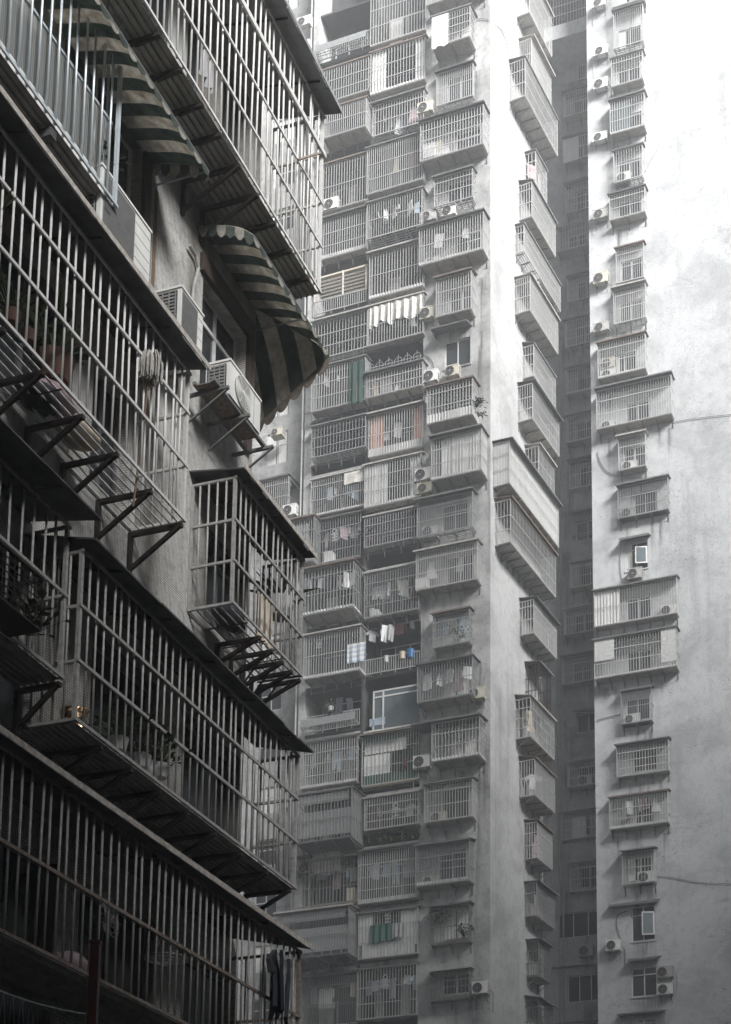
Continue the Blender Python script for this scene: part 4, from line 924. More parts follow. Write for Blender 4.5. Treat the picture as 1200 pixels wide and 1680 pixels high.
bucket(830 + 700 - 1000 + 103, 365, .1, 'pot_white', .15, .3, 'white pot inside the cage with white and pink shirts')
laundry(TF, uAB + .3, uB1 - .2, .0, TF.at(605, 1030)[1] - .1, 'the dark open balcony', 7, ['cloth_white', 'cloth_dark', 'cloth_red', 'cloth_grey'])
laundry(TF, uA0 + 1.0, uAB - .3, .15, TF.at(505, 1158)[1], 'the open balcony below the striped towel', 3, ['cloth_dark', 'cloth_dark', 'cloth_grey'])

def sign(px0, py0, px1, py1, off, label, stroke):
    """white cut-out charm hung in a window: a frame, a head loop and strokes"""
    u0, z1 = TF.at(px0, py0, off); u1, z0 = TF.at(px1, py1, off); e = TF.empty('paper_charm', u0, z0, off); tag(e, label, 'ornament'); w, h = u1 - u0, z1 - z0
    mb = MB().ring((w / 2, 0, h * .78), (0, 1, 0), w * .3, .03, 10).bar((0, 0, h * .55), (w, 0, h * .5), .03).bar((w * .1, 0, h * .3), (w * .9, 0, h * .3), .03).bar((w * .5, 0, 0), (w * .5, 0, h * .6), .03).bar((w * .1, 0, 0), (w * .9, 0, .02), .03)
    mb.obj('cut_paper', 'cloth_white', e); return e
sign(643, 1318, 656, 1338, .3, 'white cut-out ornament hung in the low balcony cage above trailing plants', 0)
sign(631, 1494, 641, 1513, .2, 'white cut-out ornament hung above the green cloth', 0); sign(627, 1600, 638, 1616, .2, 'white cut-out ornament hung over the pale pink washing', 0)
sign(544, 868, 554, 886, .05, 'white paper charm hung in the dark cage beside the small washing', 0); sign(519, 1050, 528, 1062, .5, 'white cut-out ornament hung in the cage with the striped towel', 0)
def carton(px, py, off, w, h, m, label):
    o = MB().box(-w / 2, w / 2, -.2, .2, 0, h).box(-w / 2 - .01, w / 2 + .01, -.21, .21, h - .06, h + .01).obj('storage_box', m); TF.place(o, *TF.at(px, py, off), off); return tag(o, label, 'box')
carton(541, 926, -.15, .45, .55, 'white_panel', 'white storage box on the balcony with the paper charm'); carton(617, 1013, .1, .4, .28, 'white_panel', 'low white box under the dark bushy plant')
carton(578, 1485, -.1, .45, .75, 'cloth_beige', 'beige carton at the end of the dark balcony with the lace valance'); carton(706, 262, .45, .6, .75, 'white_panel', 'white tank at the end of the wide stained-canopy cage')
carton(729, 262, .45, .5, .55, 'white_panel', 'white cupboard standing behind the bars of the wide cage'); carton(694, 968, .3, .6, .5, 'white_panel', 'white box on the floor of the wide cage with shelves')
carton(622, 1193, .1 - .5, .8, .35, 'cloth_blue', 'pale bundle piled inside the large fixed window')

# ------------------------------------------------------------------ left building, close to the camera
DW = 9.175; LROT = math.radians(72)
LI = Vector((-math.sin(LROT), math.cos(LROT), 0))
LB = Fac((LI.x * DW, LI.y * DW), LROT)
UC = LB.at(414, 740, 0)[0]                                   # far corner of its wall
lb = LB.empty('tenement_building', 0, 0); tag(lb, 'old tenement with mosaic-tiled wall, barred cages and striped awnings', 'building')
LTOP = 22.0
def Lz(px, py, off): return LB.at(px, py, off)[1]
def Lu(px, py, off): return LB.at(px, py, off)[0]

# openings: u0,u1,z0,z1
W2 = (Lu(332, 500, 0), Lu(404, 560, 0), Lz(333, 640, 0), Lz(334, 452, 0))
W1 = (Lu(100, 200, 0), Lu(232, 300, 0), Lz(230, 352, 0), Lz(228, 232, 0))
zC2 = (Lz(303, 857, .675), Lz(308, 612, .675))
zB1 = (Lz(124, 1182, .645), Lz(133, 903, .645))
zB0 = (Lz(301, 1680, .975), Lz(33, 1250, .975))
zT2 = (Lz(523, 478, .8), Lz(528, 188, .8))
zT1 = (Lz(187, 336, .45), Lz(200, 30, .45))
zK = (Lz(387, 996, .606), Lz(390, 788, .606))
HL = [W1, W2, (7.5, Lu(120, 600, 0), zC2[0] + .1, zC2[1] - .05), (Lu(150, 700, 0), Lu(212, 700, 0), zC2[0] + .1, zC2[1] - .25),
      (Lu(338, 900, 0), Lu(404, 950, 0), zK[0] + .12, zK[1] - .12),
      (7.5, Lu(60, 1000, 0), zB1[0] - .3, zB1[1]), (Lu(150, 1100, 0), Lu(262, 1150, 0), zB1[0] + .05, zB1[1] - .1), (Lu(300, 1250, 0), Lu(392, 1300, 0), zB1[0] + .05, zB1[1] - .1),
      (7.5, Lu(90, 1500, 0), zB0[0] - .4, zB0[1] - .1), (Lu(130, 1500, 0), Lu(255, 1600, 0), zB0[0] - .4, zB0[1] - .1), (Lu(300, 1600, 0), Lu(385, 1650, 0), zB0[0] - .2, zB0[1] - .2),
      (Lu(255, 60, 0) - 1.2, Lu(340, 140, 0), zT2[0] + .1, zT2[1] - .1), (Lu(365, 200, 0), Lu(408, 250, 0), zT2[0] + .3, zT2[1] - .1)]
wm = MB(); wall_holes(wm, 5.0, UC, 0, LTOP, HL, .22)
wm.quad((UC, 0, 0), (UC, 8, 0), (UC, 8, LTOP), (UC, 0, LTOP)); wm.quad((5, 0, LTOP), (UC, 0, LTOP), (UC, 8, LTOP), (5, 8, LTOP)); wm.quad((5, 0, 0), (5, 0, LTOP), (5, 8, LTOP), (5, 8, 0))
wm.obj('tiled_wall', 'mosaic_tile', lb)
for i, (a, b, c, d) in enumerate(HL):
    nn = max(2, round((b - a) / .75))
    window(lb, a + .004, b - .004, c + .004, d - .004, .14, nn, 'window_frame' if i in (0, 1) else 'window_frame_dark', ('curtain_white', False, .7) if i in (11, 12) else None, .055, .72 if i in (1, 4) else None)
# brown tile surround of the two awning windows
for (a, b, c, d) in (W1, W2):
    MB().box(a - .1, b + .14, -.06, -.003, d + .004, d + .26).obj('tile_lintel', 'brown_tile', lb)
    MB().box(b + .004, b + .14, -.06, -.003, c - .1, d).obj('tile_jamb', 'brown_tile', lb)

CYL = {}
def cyl_mesh(r, h, n=8):
    k = (round(r, 4), round(h, 3), n)
    if k not in CYL:
        m = MB().bar((0, 0, 0), (0, 0, h), r, n); me = bpy.data.meshes.new('bar'); me.from_pydata(m.v, [], m.f); me.materials.append(MATS['near_bar'])
        me.polygons.foreach_set('use_smooth', [len(p.vertices) == 4 for p in me.polygons]); CYL[k] = me
    return CYL[k]

def near_cage(label, off, u0, u1, z0, z1, rails, barm='near_bar', railm=None, sp=.152, r=.0128, ends=(True, True), floor='rods', roof=.2, roofm='dark_sheet', brackets=(), bh=.5, edge=None, z_roof_wall=.2, roof_under='dark_sheet', end_rails=True, top_bars=None):
    railm = railm or barm
    e = LB.empty('window_cage', u0, z0); tag(e, label, 'window cage'); w, h = u1 - u0, z1 - z0
    n = round(w / sp); rr = random.Random(label)
    for k in range(n + 1):
        x = w * k / n
        if k in (0, n): continue
        share('bar', cyl_mesh(r, h), e, (x + rr.uniform(-.006, .006), -off + rr.uniform(-.004, .004), 0), barm, (rr.uniform(-.009, .009), rr.uniform(-.007, .007), 0))
    for x in (0, w): MB().box(x - .02, x + .02, -off - .02, -off + .02, -.02, h + .02).obj('post', railm, e)
    for q in (0, *rails, h):
        MB().box(-.03, w + .03, -off - .034, -off - .014, q - .018, q + .018).obj('rail', railm, e)
    for side, x in ((0, 0), (1, w)):
        if not ends[side]: continue
        ne = max(2, round(off / .13))
        for k in range(1, ne): share('end_bar', cyl_mesh(r, h), e, (x, -off + off * k / ne, 0), barm)
        for q in (0, *rails, h): MB().box(x - .016, x + .016, -off, -.004, q - .016, q + .016).obj('end_rail', railm, e)
        MB().box(x - .016, x + .016, -.036, -.004, .02, h - .02).obj('wall_post', railm, e)
    if floor == 'rods':
        nr = max(4, round(off / .1))
        for k in range(nr): y = -off + .06 + (off - .08) * k / (nr - 1); MB().bar((0, y, -.012), (w, y, -.012), .012, 6).obj('floor_rod', railm, e)
        for k in range(4): x = w * (k + .5) / 4 + .2; MB().bar((x, -off, -.03), (x, 0, -.03), .009, 4).obj('cross_rod', 'black_steel', e)
    elif floor == 'sheet':
        mb = MB(); nr = max(4, round(off / .085)) 
        for k in range(nr):
            y0 = -off + .03 + (off - .04) * k / nr; y1 = -off + .03 + (off - .04) * (k + 1) / nr; d = (y1 - y0)
            mb.quad((0, y0, -.02), (w, y0, -.02), (w, y0 + d * .62, -.02), (0, y0 + d * .62, -.02))
            mb.quad((0, y0 + d * .62, -.02), (w, y0 + d * .62, -.02), (w, y0 + d * .72, -.055), (0, y0 + d * .72, -.055))
            mb.quad((0, y0 + d * .72, -.055), (w, y0 + d * .72, -.055), (w, y0 + d * .9, -.055), (0, y0 + d * .9, -.055))
            mb.quad((0, y0 + d * .9, -.055), (w, y0 + d * .9, -.055), (w, y1, -.02), (0, y1, -.02))
        mb.box(0, w, -off + .02, 0, -.012, -.006)
        mb.obj('floor_sheet', 'tray_sheet', e)
    if roof:
        y1 = -off - roof; zb = h + .05; za = h + .05 + z_roof_wall
        mb = MB(); ns = 12
        for k in range(ns):      # slightly uneven sheet lengths
            a, b = -.08 + (w + .16) * k / ns, -.08 + (w + .16) * (k + 1) / ns; j = rr.uniform(-.02, .02) if roofm != 'roof_clean' else 0
            p = [(a, y1 + j, zb + j * .4), (b - .004, y1 + j, zb + j * .4), (b - .004, 0, za), (a, 0, za)]
            mb = MB().hexa([*p, *[(q0, q1, q2 + .02) for q0, q1, q2 in p]]); mb.obj('roof_sheet', roof_under, e)
        if edge: MB().box(-.085, w + .085, y1 - .035, y1 - .022, zb - .02, zb + .045).obj('roof_edge', edge, e)
        for k in range(5): x = w * (k + .5) / 5; MB().bar((x, y1 + .05, zb - .015), (x, -.01, za - .02), .014, 4).obj('rafter', 'black_steel', e)
    bh_ = bh
    for (x, kind) in brackets:
        t = .026; mb = MB(); bh = bh_ if kind else .14
        mb.box(x - t, x + t, -off - .02, -.004, -.11, -.065)
        mb.box(x - t, x + t, -.05, -.004, -bh - .06, -.11)
        mb.bar((x, -.03 if kind else -off * .62, -bh), (x, -off + .03, -.1), .03 if kind else .02, 4)
        mb.obj('bracket', 'black_steel', e)
    return e, w, h

# --- cage over the wide window at mid height
o_ = .675; cu0, cu1 = 7.6, Lu(304, 740, o_)
c2, w2, h2 = near_cage('long pale barred cage with a mop, plants and open rod floor on black brackets', o_, cu0, cu1, *zC2, [Lz(306, 768, o_) - zC2[0], Lz(308, 680, o_) - zC2[0]],
    brackets=[(Lu(x, y, o_) - cu0 - .04, 1) for x, y in ((300, 857), (250, 803), (195, 742), (139, 680), (74, 607), (10, 535))], bh=.52, roof=.22, edge='pale_edge')
# --- top cage running to the building corner
o_ = .8; tu0, tu1 = Lu(200, -90, o_), Lu(525, 400, o_)
t2, w3, h3 = near_cage('bright white barred cage with ribbed sheet floor above the striped awnings', o_, tu0, tu1, *zT2, [Lz(526, q, o_) - zT2[0] for q in (406, 333, 250)], barm='near_bar', floor='sheet',
    brackets=[(Lu(x, y, o_) - tu0, 0 if (x < 375 or x > 440) else 1) for x, y in ((262, 32), (297, 92), (332, 148), (362, 200), (393, 254), (422, 303), (450, 349), (477, 393), (505, 440))], bh=.5, roof=.24, edge='grey_panel', roof_under='grey_panel', r=.0135)
MB().box(-.03, w3 + .03, -.86, -.84, Lz(530, 262, .8) - zT2[0], Lz(530, 254, .8) - zT2[0]).obj('double_rail', 'near_bar', t2)
# --- blue-tinted cage at the upper left
o_ = .45; bu0_, bu1_ = 7.6, Lu(194, 200, o_)
t1, w1, h1 = near_cage('pale blue barred cage with netting and a white skirting board at the top', o_, bu0_, bu1_, *zT1, [], barm='blue_bar', floor='sheet', sp=.165, r=.014, roof=.1, roof_under='dark_sheet', edge=None, end_rails=True,
    brackets=[], z_roof_wall=.12)
MB().box(.02, w1 - .02, -o_ + .04, -o_ + .055, .02, .16).obj('skirting_board', 'white_panel', t1)
mz = Lz(187, 192, o_) - zT1[0]
MB().box(.02, w1 - .02, -o_ + .06, -o_ + .09, mz - .015, mz + .015).obj('inner_rail', 'blue_bar', t1)
nt_ = MB(); 
for k in range(int(w1 / .03)): x = .02 + k * .03; nt_.box(x - .003, x + .003, -o_ + .075, -o_ + .079, .16, mz)
for k in range(int((mz - .16) / .03)): z = .16 + k * .03; nt_.box(.02, w1 - .02, -o_ + .08, -o_ + .084, z - .0045, z + .0045)
nt_.obj('netting', 'net', t1, kind='stuff')
MB().quad((.02, -o_ + .13, .1), (w1 - .3, -o_ + .13, .1), (w1 - .3, -o_ + .13, mz - .1), (.02, -o_ + .13, mz - .1)).obj('sheet_panel', 'pale_glass', t1)
for k, x in enumerate((w1 - .1, w1 - 1.15, w1 - 2.2)): MB().box(x - .05, x + .05, -o_ + .01, -.003, -.16, -.06).obj('cross_beam', 'dark_sheet', t1)
# --- corner cage below the outdoor unit
o_ = .606; ku0, ku1 = Lu(312, 880, 0), Lu(494, 1000, o_)
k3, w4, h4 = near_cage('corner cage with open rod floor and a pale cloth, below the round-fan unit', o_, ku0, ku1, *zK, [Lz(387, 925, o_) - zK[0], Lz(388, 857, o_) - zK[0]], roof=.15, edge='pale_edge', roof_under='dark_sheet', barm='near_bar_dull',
    brackets=[(Lu(x, y, o_) - ku0, 1) for x, y in ((425, 1042), (446, 1062), (463, 1080), (478, 1094), (491, 1106))], bh=.34, z_roof_wall=.1)
for k in range(3): MB().bar((w4 - .9 + .3 * k, -.55, -.1), (w4 - .55 + .3 * k, -.05, -.32), .014, 4).obj('cross_brace', 'black_steel', k3)
# --- long cage below, with ragged roof
o_ = .645; lu0, lu1 = Lu(128, 1050, o_), Lu(486, 1300, o_)
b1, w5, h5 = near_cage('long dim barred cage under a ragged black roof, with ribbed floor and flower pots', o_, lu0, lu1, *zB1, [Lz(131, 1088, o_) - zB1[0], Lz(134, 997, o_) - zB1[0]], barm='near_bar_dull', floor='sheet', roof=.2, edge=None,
    brackets=[(Lu(x, 1182 + (x - 124) * .774, o_) - lu0, 1) for x in (165, 215, 262, 308, 352, 395, 437, 475)], bh=.4, sp=.155)
# --- lowest cage with rusty rails
o_ = .975; zu0, zu1 = 7.0, Lu(490, 1600, o_)
b0, w6, h6 = near_cage('lowest dark cage with rust-streaked rails and a pale-edged awning roof', o_, zu0, zu1, *zB0, [Lz(0, 1380, o_) - zB0[0]], barm='near_bar_dull', railm='rusty_rail', floor='sheet', roof=.12, edge='pale_edge', sp=.15,
    brackets=[], z_roof_wall=.25)
# --- dark cage at the far left beside the long dim one
o_ = .5; du0, du1 = 7.0, Lu(104, 1000, o_); dz = (Lz(100, 1112, o_), Lz(104, 858, o_))
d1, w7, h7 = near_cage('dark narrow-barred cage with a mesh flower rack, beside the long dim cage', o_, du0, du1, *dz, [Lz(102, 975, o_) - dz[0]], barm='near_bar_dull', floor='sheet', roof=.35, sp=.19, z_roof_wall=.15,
    brackets=[(Lu(100, 1112, o_) - du0 - .03, 1)], bh=.5)
rk = MB(); rx1 = Lu(66, 1040, .85) - du0; rx0 = rx1 - 2.2
for k in range(26): x = rx0 + (rx1 - rx0) * k / 25; rk.box(x - .004, x + .004, -.854, -.846, .0, .5)
for k in range(8): z = .5 * k / 7; rk.box(rx0, rx1, -.856, -.844, z - .004, z + .004)
rk.box(rx0, rx1, -.87, -.83, .5, .53).box(rx1 - .015, rx1 + .015, -.86, -.5, .5, .53).box(rx1 - .015, rx1 + .015, -.86, -.84, 0, .5).box(rx0, rx1, -.86, -.5, -.02, 0)
rk.obj('mesh_rack', 'black_steel', d1)

# ------------------------------------------------------------------ striped awnings
def awning(label, u0, u1, z_top, drop, proj, corner=False, stripe=.19, near_val=True, far_val=True, droopy=0.0):
    e = LB.empty('striped_awning', u0, z_top); tag(e, label, 'awning'); L_ = u1 - u0
    NP = 9
    prof = []                                   # gently bowed slope that turns down at the front tube
    for k in range(NP + 1):
        t = k / NP; prof.append((proj * t, -drop * (.62 * t + .38 * t ** 5)))
    rr = random.Random(label); n = round(L_ / stripe)
    def strip(p0, p1, m, nm='stripe'):
        mb = MB()
        for th in (0, .006):
            for a in range(NP):
                q = [p0(a, th), p1(a, th), p1(a + 1, th), p0(a + 1, th)]
                mb.quad(*(q if th else q[::-1]))
        return mb.obj(nm, m, e, smooth=True)
    wob = [rr.uniform(-1, 1) for _ in range(n + 12)]
    def front(i, th, x, k):
        p, z = prof[i]; xx = min(x, L_ + p) if corner else x
        return (xx, -p, z + th + droopy * wob[k] * p * .6)
    nx = n + (round(proj / stripe) if corner else 0)
    for k in range(nx):
        xa, xb = L_ * k / n, L_ * (k + 1) / n; m = 'awning_green' if k % 2 else 'awning_white'
        fa = lambda i, th, x=xa, k=k: front(i, th, x, k); fb = lambda i, th, x=xb, k=k: front(i, th, x, k + 1)
        strip(fa, fb, m); flap(e, [fa(NP, 0), fb(NP, 0)], m, .085)
    if corner:      # hipped end: the cloth turns the building corner and sags along the end wall
        def end(i, th, y):
            p, z = prof[i]; yy = max(y, -p)
            return (L_ + p, yy, z + th - .75 * (yy + p) * p / proj)
        st = .2
        for k in range(9):
            ya, yb = -proj + st * k, -proj + st * (k + 1); m = 'awning_white' if k % 2 else 'awning_green'
            ga = lambda i, th, y=ya: end(i, th, y); gb = lambda i, th, y=yb: end(i, th, y)
            strip(ga, gb, m); flap(e, [ga(NP, 0), gb(NP, 0)], 'awning_dirt', .17)
    for show, x in ((near_val, 0), (far_val and not corner, L_)):
        if not show: continue
        kk = 6
        for k in range(kk):
            a, b = proj * k / kk, proj * (k + 1) / kk
            def zt(y):
                for i in range(NP):
                    if prof[i][0] <= y <= prof[i + 1][0] + 1e-6: 
                        t = (y - prof[i][0]) / max(1e-6, prof[i + 1][0] - prof[i][0]); return prof[i][1] + t * (prof[i + 1][1] - prof[i][1])
                return -drop
            flap(e, [(x, -a, zt(a)), (x, -b, zt(b))], 'awning_green' if k % 2 else 'awning_white', .17)
    # tube frame
    MB().bar((0, -proj, -drop), (L_, -proj, -drop), .013, 6).obj('front_tube', 'galvanised', e)
    for x in ((0.02,) if corner else (0.02, L_ - .02)): MB().path([(x, -p[0], p[1] - .012) for p in prof], .012, 5).obj('hoop', 'galvanised', e)
    MB().bar((L_ - .02, -.02, -drop * 1.0), (L_ - .02, -proj, -drop), .011, 5).obj('stay', 'galvanised', e)
    return e
def flap(e, seg, m, h):
    a, b = Vector(seg[0]), Vector(seg[1]); d = b - a; mb = MB(); n = 6
    nrm = Vector((d.y, -d.x, 0)); nrm = nrm.normalized() * .004 if nrm.length > 0 else Vector((0, .004, 0))
    low = [h * (.42 + .58 * math.sin(math.pi * k / n) ** .7) for k in range(n + 1)]
    for k in range(n):
        p, q = a + d * (k / n), a + d * ((k + 1) / n)
        f = [p - Vector((0, 0, low[k])), q - Vector((0, 0, low[k + 1])), q, p]
        mb.quad(*[x + nrm for x in f]); mb.quad(*[x - nrm for x in f[::-1]])
    mb.obj('valance_flap', m, e)
o_ = .79
az = Lz(343, 283, o_); aw1 = awning('striped green and white awning, tucked under the ribbed sheet floor', Lu(150, -40, o_), Lu(343, 275, o_), az + .34, .34, o_, near_val=False)
z2 = Lz(416, 386, .79); aw2 = awning('weathered striped awning wrapping the building corner above the round-fan unit', Lu(416, 386, .79), UC - .05, z2 + .36, .36, .79, corner=True, droopy=.06, stripe=.185)

# ------------------------------------------------------------------ outdoor units on the left building
def near_ac(label, u0, u1, z0, z1, o0, o1, fan=False, split=.72, shelf=True):
    e = LB.empty('air_conditioner', u0, z0); tag(e, label, 'air conditioner'); w, h = u1 - u0, z1 - z0
    MB().box(0, w, -o1, -o0, 0, h - .03).obj('casing', 'ac_white', e); MB().box(-.012, w + .012, -o1 - .012, -o0 + .012, h - .03, h).obj('lid', 'ac_white', e)
    gr = MB()
    for k in range(int(h / .045) - 1): z = .04 + k * .045; gr.box(-.014, -.001, -o1 + .06, -o0 - .03, z, z + .022)
    for k in range(4): y = -o1 + .07 + (o1 - o0 - .12) * k / 3; gr.box(-.018, -.002, y - .006, y + .006, .03, h - .06)
    MB().box(-.006, -.0005, -o1 + .05, -o0 - .02, .03, h - .06).obj('coil', 'ac_dark', e); gr.obj('end_louvre', 'ac_grille', e)
    if fan:
        c = (w * .4, -o1 - .004, h * .47); r = min(h * .43, w * .36)
        MB().disc(c, (0, -1, 0), r, 28, .006).obj('fan_opening', 'ac_grille', e)
        g_ = MB(); q = Vector((0, -1, 0))
        for k in range(1, 10): g_.ring((c[0], -o1 - .022, c[2]), (0, -1, 0), r * k / 9, .0055, 28, 4)
        for k in range(6): t = math.pi * k / 3; g_.bar((c[0], -o1 - .02, c[2]), (c[0] + r * math.cos(t), -o1 - .02, c[2] + r * math.sin(t)), .006)
        g_.obj('fan_guard', 'ac_white', e); MB().disc((c[0], -o1 - .018, c[2]), (0, -1, 0), r * .16, 14, .015).obj('fan_badge', 'ac_white', e)
        MB().box(w * .78, w * .785, -o1 - .003, -o1, .02, h - .05).obj('seam', 'ac_grille', e)
    else:
        gg = MB(); a, b = w * .05, w * split
        for k in range(int((h - .1) / .03)): z = .05 + k * .03; gg.box(a, b, -o1 - .012, -o1 - .001, z, z + .017)
        gg.obj('front_grille', 'ac_grille', e); MB().box(a - .008, b + .008, -o1 - .004, -o1 - .0005, .03, h - .05).obj('coil_face', 'grey_panel', e)
        pl = MB()
        for k in range(4): z = h * (.2 + .2 * k); pl.box(w * split + .02, w - .012, -o1 - .003, -o1 - .0005, z, z + .004)
        pl.obj('panel_seams', 'ac_grille', e)
    return e, w, h
o_ = .42; near_ac('large white outdoor unit on the wall under the pale blue cage', Lu(165, 330, o_), Lu(246, 420, o_), Lz(246, 474, o_), Lz(246, 376, o_), .08, o_, split=.66)
o_ = .5; near_ac('white outdoor unit standing above the roof of the long pale cage', Lu(297, 500, o_), Lu(332, 560, o_), Lz(332, 597, o_), Lz(332, 514, o_), .12, o_, split=.72)
o_ = .5; acu0 = Lu(377, 630, o_); ac4, aw, ah = near_ac('white outdoor unit with a round fan guard on a rusty wall rack', acu0, Lu(427, 690, o_), Lz(427, 713, o_), Lz(427, 655, o_), .16, o_, fan=True)
# its rack
rz = Lz(427, 713, o_); rk = LB.empty('wall_rack', acu0 - .1, rz); tag(rk, 'rusty slotted steel rack carrying the round-fan unit', 'rack')
for y in (-.46, -.2): MB().box(-.25, aw + .35, y - .025, y + .025, -.05, -.008).obj('beam', 'dull_steel', rk)
for x in (-.1, aw * .55, aw + .3): 
    MB().box(x - .02, x + .02, -.6, -.003, -.09, -.052).obj('arm', 'dull_steel', rk); MB().bar((x, -.58, -.09), (x, -.02, -.45), .016, 4).obj('strut', 'dull_steel', rk)
MB().box(-.22, aw + .1, -.44, -.22, -.045, -.035).obj('slotted_plate', 'rusty_rail', rk)

# ------------------------------------------------------------------ small things on the left building
def lpt(px, py, off): 
    u, z = LB.at(px, py, off); return LB.w(u, off, z)
# mop hung from the top of the mid cage
p = lpt(247, 596, .74); e = bpy.data.objects.new('mop', None); COL.objects.link(e); e.location = p; e.scale = (1.15, 1.15, 1.25); tag(e, 'string mop tied head up to the bars of the long pale cage', 'mop')
MB().bar((0, 0, -.02), (-.12, .05, -1.35), .011, 6).obj('handle', 'wood_stick', e)
mb = MB(); rr = random.Random(3)
for k in range(190):
    t = rr.uniform(0, 6.28); r1 = rr.uniform(.03, .1); q = [Vector((0, 0, rr.uniform(-.02, .04)))]
    q.append(Vector((math.cos(t) * r1, math.sin(t) * r1, .06 + rr.uniform(-.03, .03)))); q.append(Vector((math.cos(t) * r1 * 1.35, math.sin(t) * r1 * 1.35, -.02 + rr.uniform(-.05, .02)))); q.append(Vector((math.cos(t) * r1 * 1.3, math.sin(t) * r1 * 1.3, -.12 + rr.uniform(-.08, .04))))
    mb.path(q, .0055, 4)
mb.obj('yarn_head', 'mop_yarn', e)
leafy(lpt(20, 512, .45), 34, .34, 'succulent', 'pale green succulent at the end of the long pale cage', 'leaf_pale', 'terracotta')
leafy(lpt(48, 545, .45), 30, .3, 'succulent', 'small pale succulent next to the larger one', 'leaf_pale', 'terracotta')
leafy(lpt(90, 588, .38), 22, .75, 'agave', 'spiky agave in a pot behind the bars of the long pale cage', 'leaf', 'terracotta', blade=True)
leafy(lpt(3, 345, .75), 3, .28, 'leaf_sprig', 'single pale green leaf poking out at the frame edge of the long cage', 'leaf_pale', None, blade=True)
leafy(lpt(165, 270, .3), 46, .3, 'netted_plant', 'small leafy plant behind the netting of the pale blue cage', 'leaf', None)
leafy(lpt(460, 985, .3), 20, .7, 'spiky_plant', 'thin spiky plant in the corner cage with the pale cloth', 'leaf', 'pot_white', blade=True)
leafy(lpt(195, 1212, .35), 70, .4, 'pot_plant', 'leafy pot plant in the long dim cage, next to the gold foil pot', 'leaf', 'pot_white')
leafy(lpt(232, 1240, .35), 60, .42, 'pot_plant', 'pot plant with reddish blooms in the long dim cage', 'leaf', 'pot_white')
leafy(lpt(262, 1256, .35), 60, .42, 'pot_plant', 'dark pot plant further along the long dim cage', 'leaf', 'pot_white')
leafy(lpt(45, 1035, .7), 60, .4, 'rack_plant', 'twiggy plant in the mesh flower rack', 'leaf', None)
# gold foil wrapped pot
mb = MB(); n = 14; rr = random.Random(5)
for k in range(5):
    for j in range(n): t = 2 * math.pi * j / n; R_ = (.11 + .035 * k / 4) * rr.uniform(.85, 1.15); mb.v.append((R_ * math.cos(t), R_ * math.sin(t), .24 * k / 4))
for k in range(4):
    for j in range(n): mb.f.append((k * n + j, k * n + (j + 1) % n, (k + 1) * n + (j + 1) % n, (k + 1) * n + j))
mb.f.append(tuple(reversed(range(n))))
o = mb.obj('foil_pot', 'gold_foil'); o.location = LB.w(LB.at(117, 1178, .45)[0] + .05, .45, zB1[0] + .01); tag(o, 'flower pot wrapped in crinkled gold foil at the end of the long dim cage', 'pot')
# cloths and bundles
def cloth_near(pxa, pya, pxb, pyb, off, m, label, n=6, amp=.03): return drape(LB, pxa, pya, pxb, pyb, off, 'hanging_cloth', m, label, 'cloth', n, amp, .06)
cloth_near(424, 968, 446, 1062, .42, 'cloth_beige', 'pale striped cloth hanging inside the corner cage')
cloth_near(446, 1050, 462, 1075, .45, 'cloth_pink', 'faded pink rag lying low in the corner cage')
for (kd, px, py, off, m, sc, lb_) in (('shirt', 452, 1568, 1.1, 'cloth_dark', 1.05, 'long black jacket hanging off the end of the lowest cage'), ('dress', 474, 1580, 1.13, 'cloth_dark', .8, 'black coat hanging at the corner of the lowest cage'), ('trousers', 463, 1568, 1.16, 'cloth_jeans', .8, 'dark blue jeans pegged beside the black jacket on the lowest cage')):
    o = share('hanging_' + kd, garment_mesh(kd), None, lpt(px, py, off), m, (0, .12, LROT + .3), (sc, sc * 1.2, sc)); tag(o, lb_, 'garment')
def bundle(px, py, off, r, m, label, sq=.5):
    mb = MB(); n, q = 12, 7; rr = random.Random(label)
    for i in range(q + 1):
        for j in range(n):
            ph = math.pi * i / q; t = 2 * math.pi * j / n; R_ = r * rr.uniform(.82, 1.12)
            mb.v.append((1.5 * R_ * math.sin(ph) * math.cos(t), R_ * math.sin(ph) * math.sin(t), sq * R_ * math.cos(ph)))
    for i in range(q):
        for j in range(n): mb.f.append((i * n + j, (i + 1) * n + j, (i + 1) * n + (j + 1) % n, i * n + (j + 1) % n))
    o = mb.obj('cloth_bundle', m, smooth=True); LB.place(o, *LB.at(px, py, off), off); return tag(o, label, 'bundle')
bundle(88, 655, .35, .2, 'cloth_pink', 'pinkish bag lying on the rods of the long pale cage', .5)
bundle(62, 690 - 40, .3, .2, 'cloth_dark', 'dark patterned bundle on the rods beside the pinkish bag', .6)
bundle(125, 712, .3, .22, 'cloth_beige', 'flattened beige basket on the rods of the long pale cage', .35)
bundle(375, 1015, .3, .2, 'cloth_dark', 'dark bundle on the rod floor of the corner cage', .7)
bundle(238, 1262, .3, .13, 'cloth_white', 'round white jug in the long dim cage', 1.3)
bundle(118, 1585, .35, .16, 'cloth_pink', 'dull mauve bundle on the floor of the lowest cage', .9)
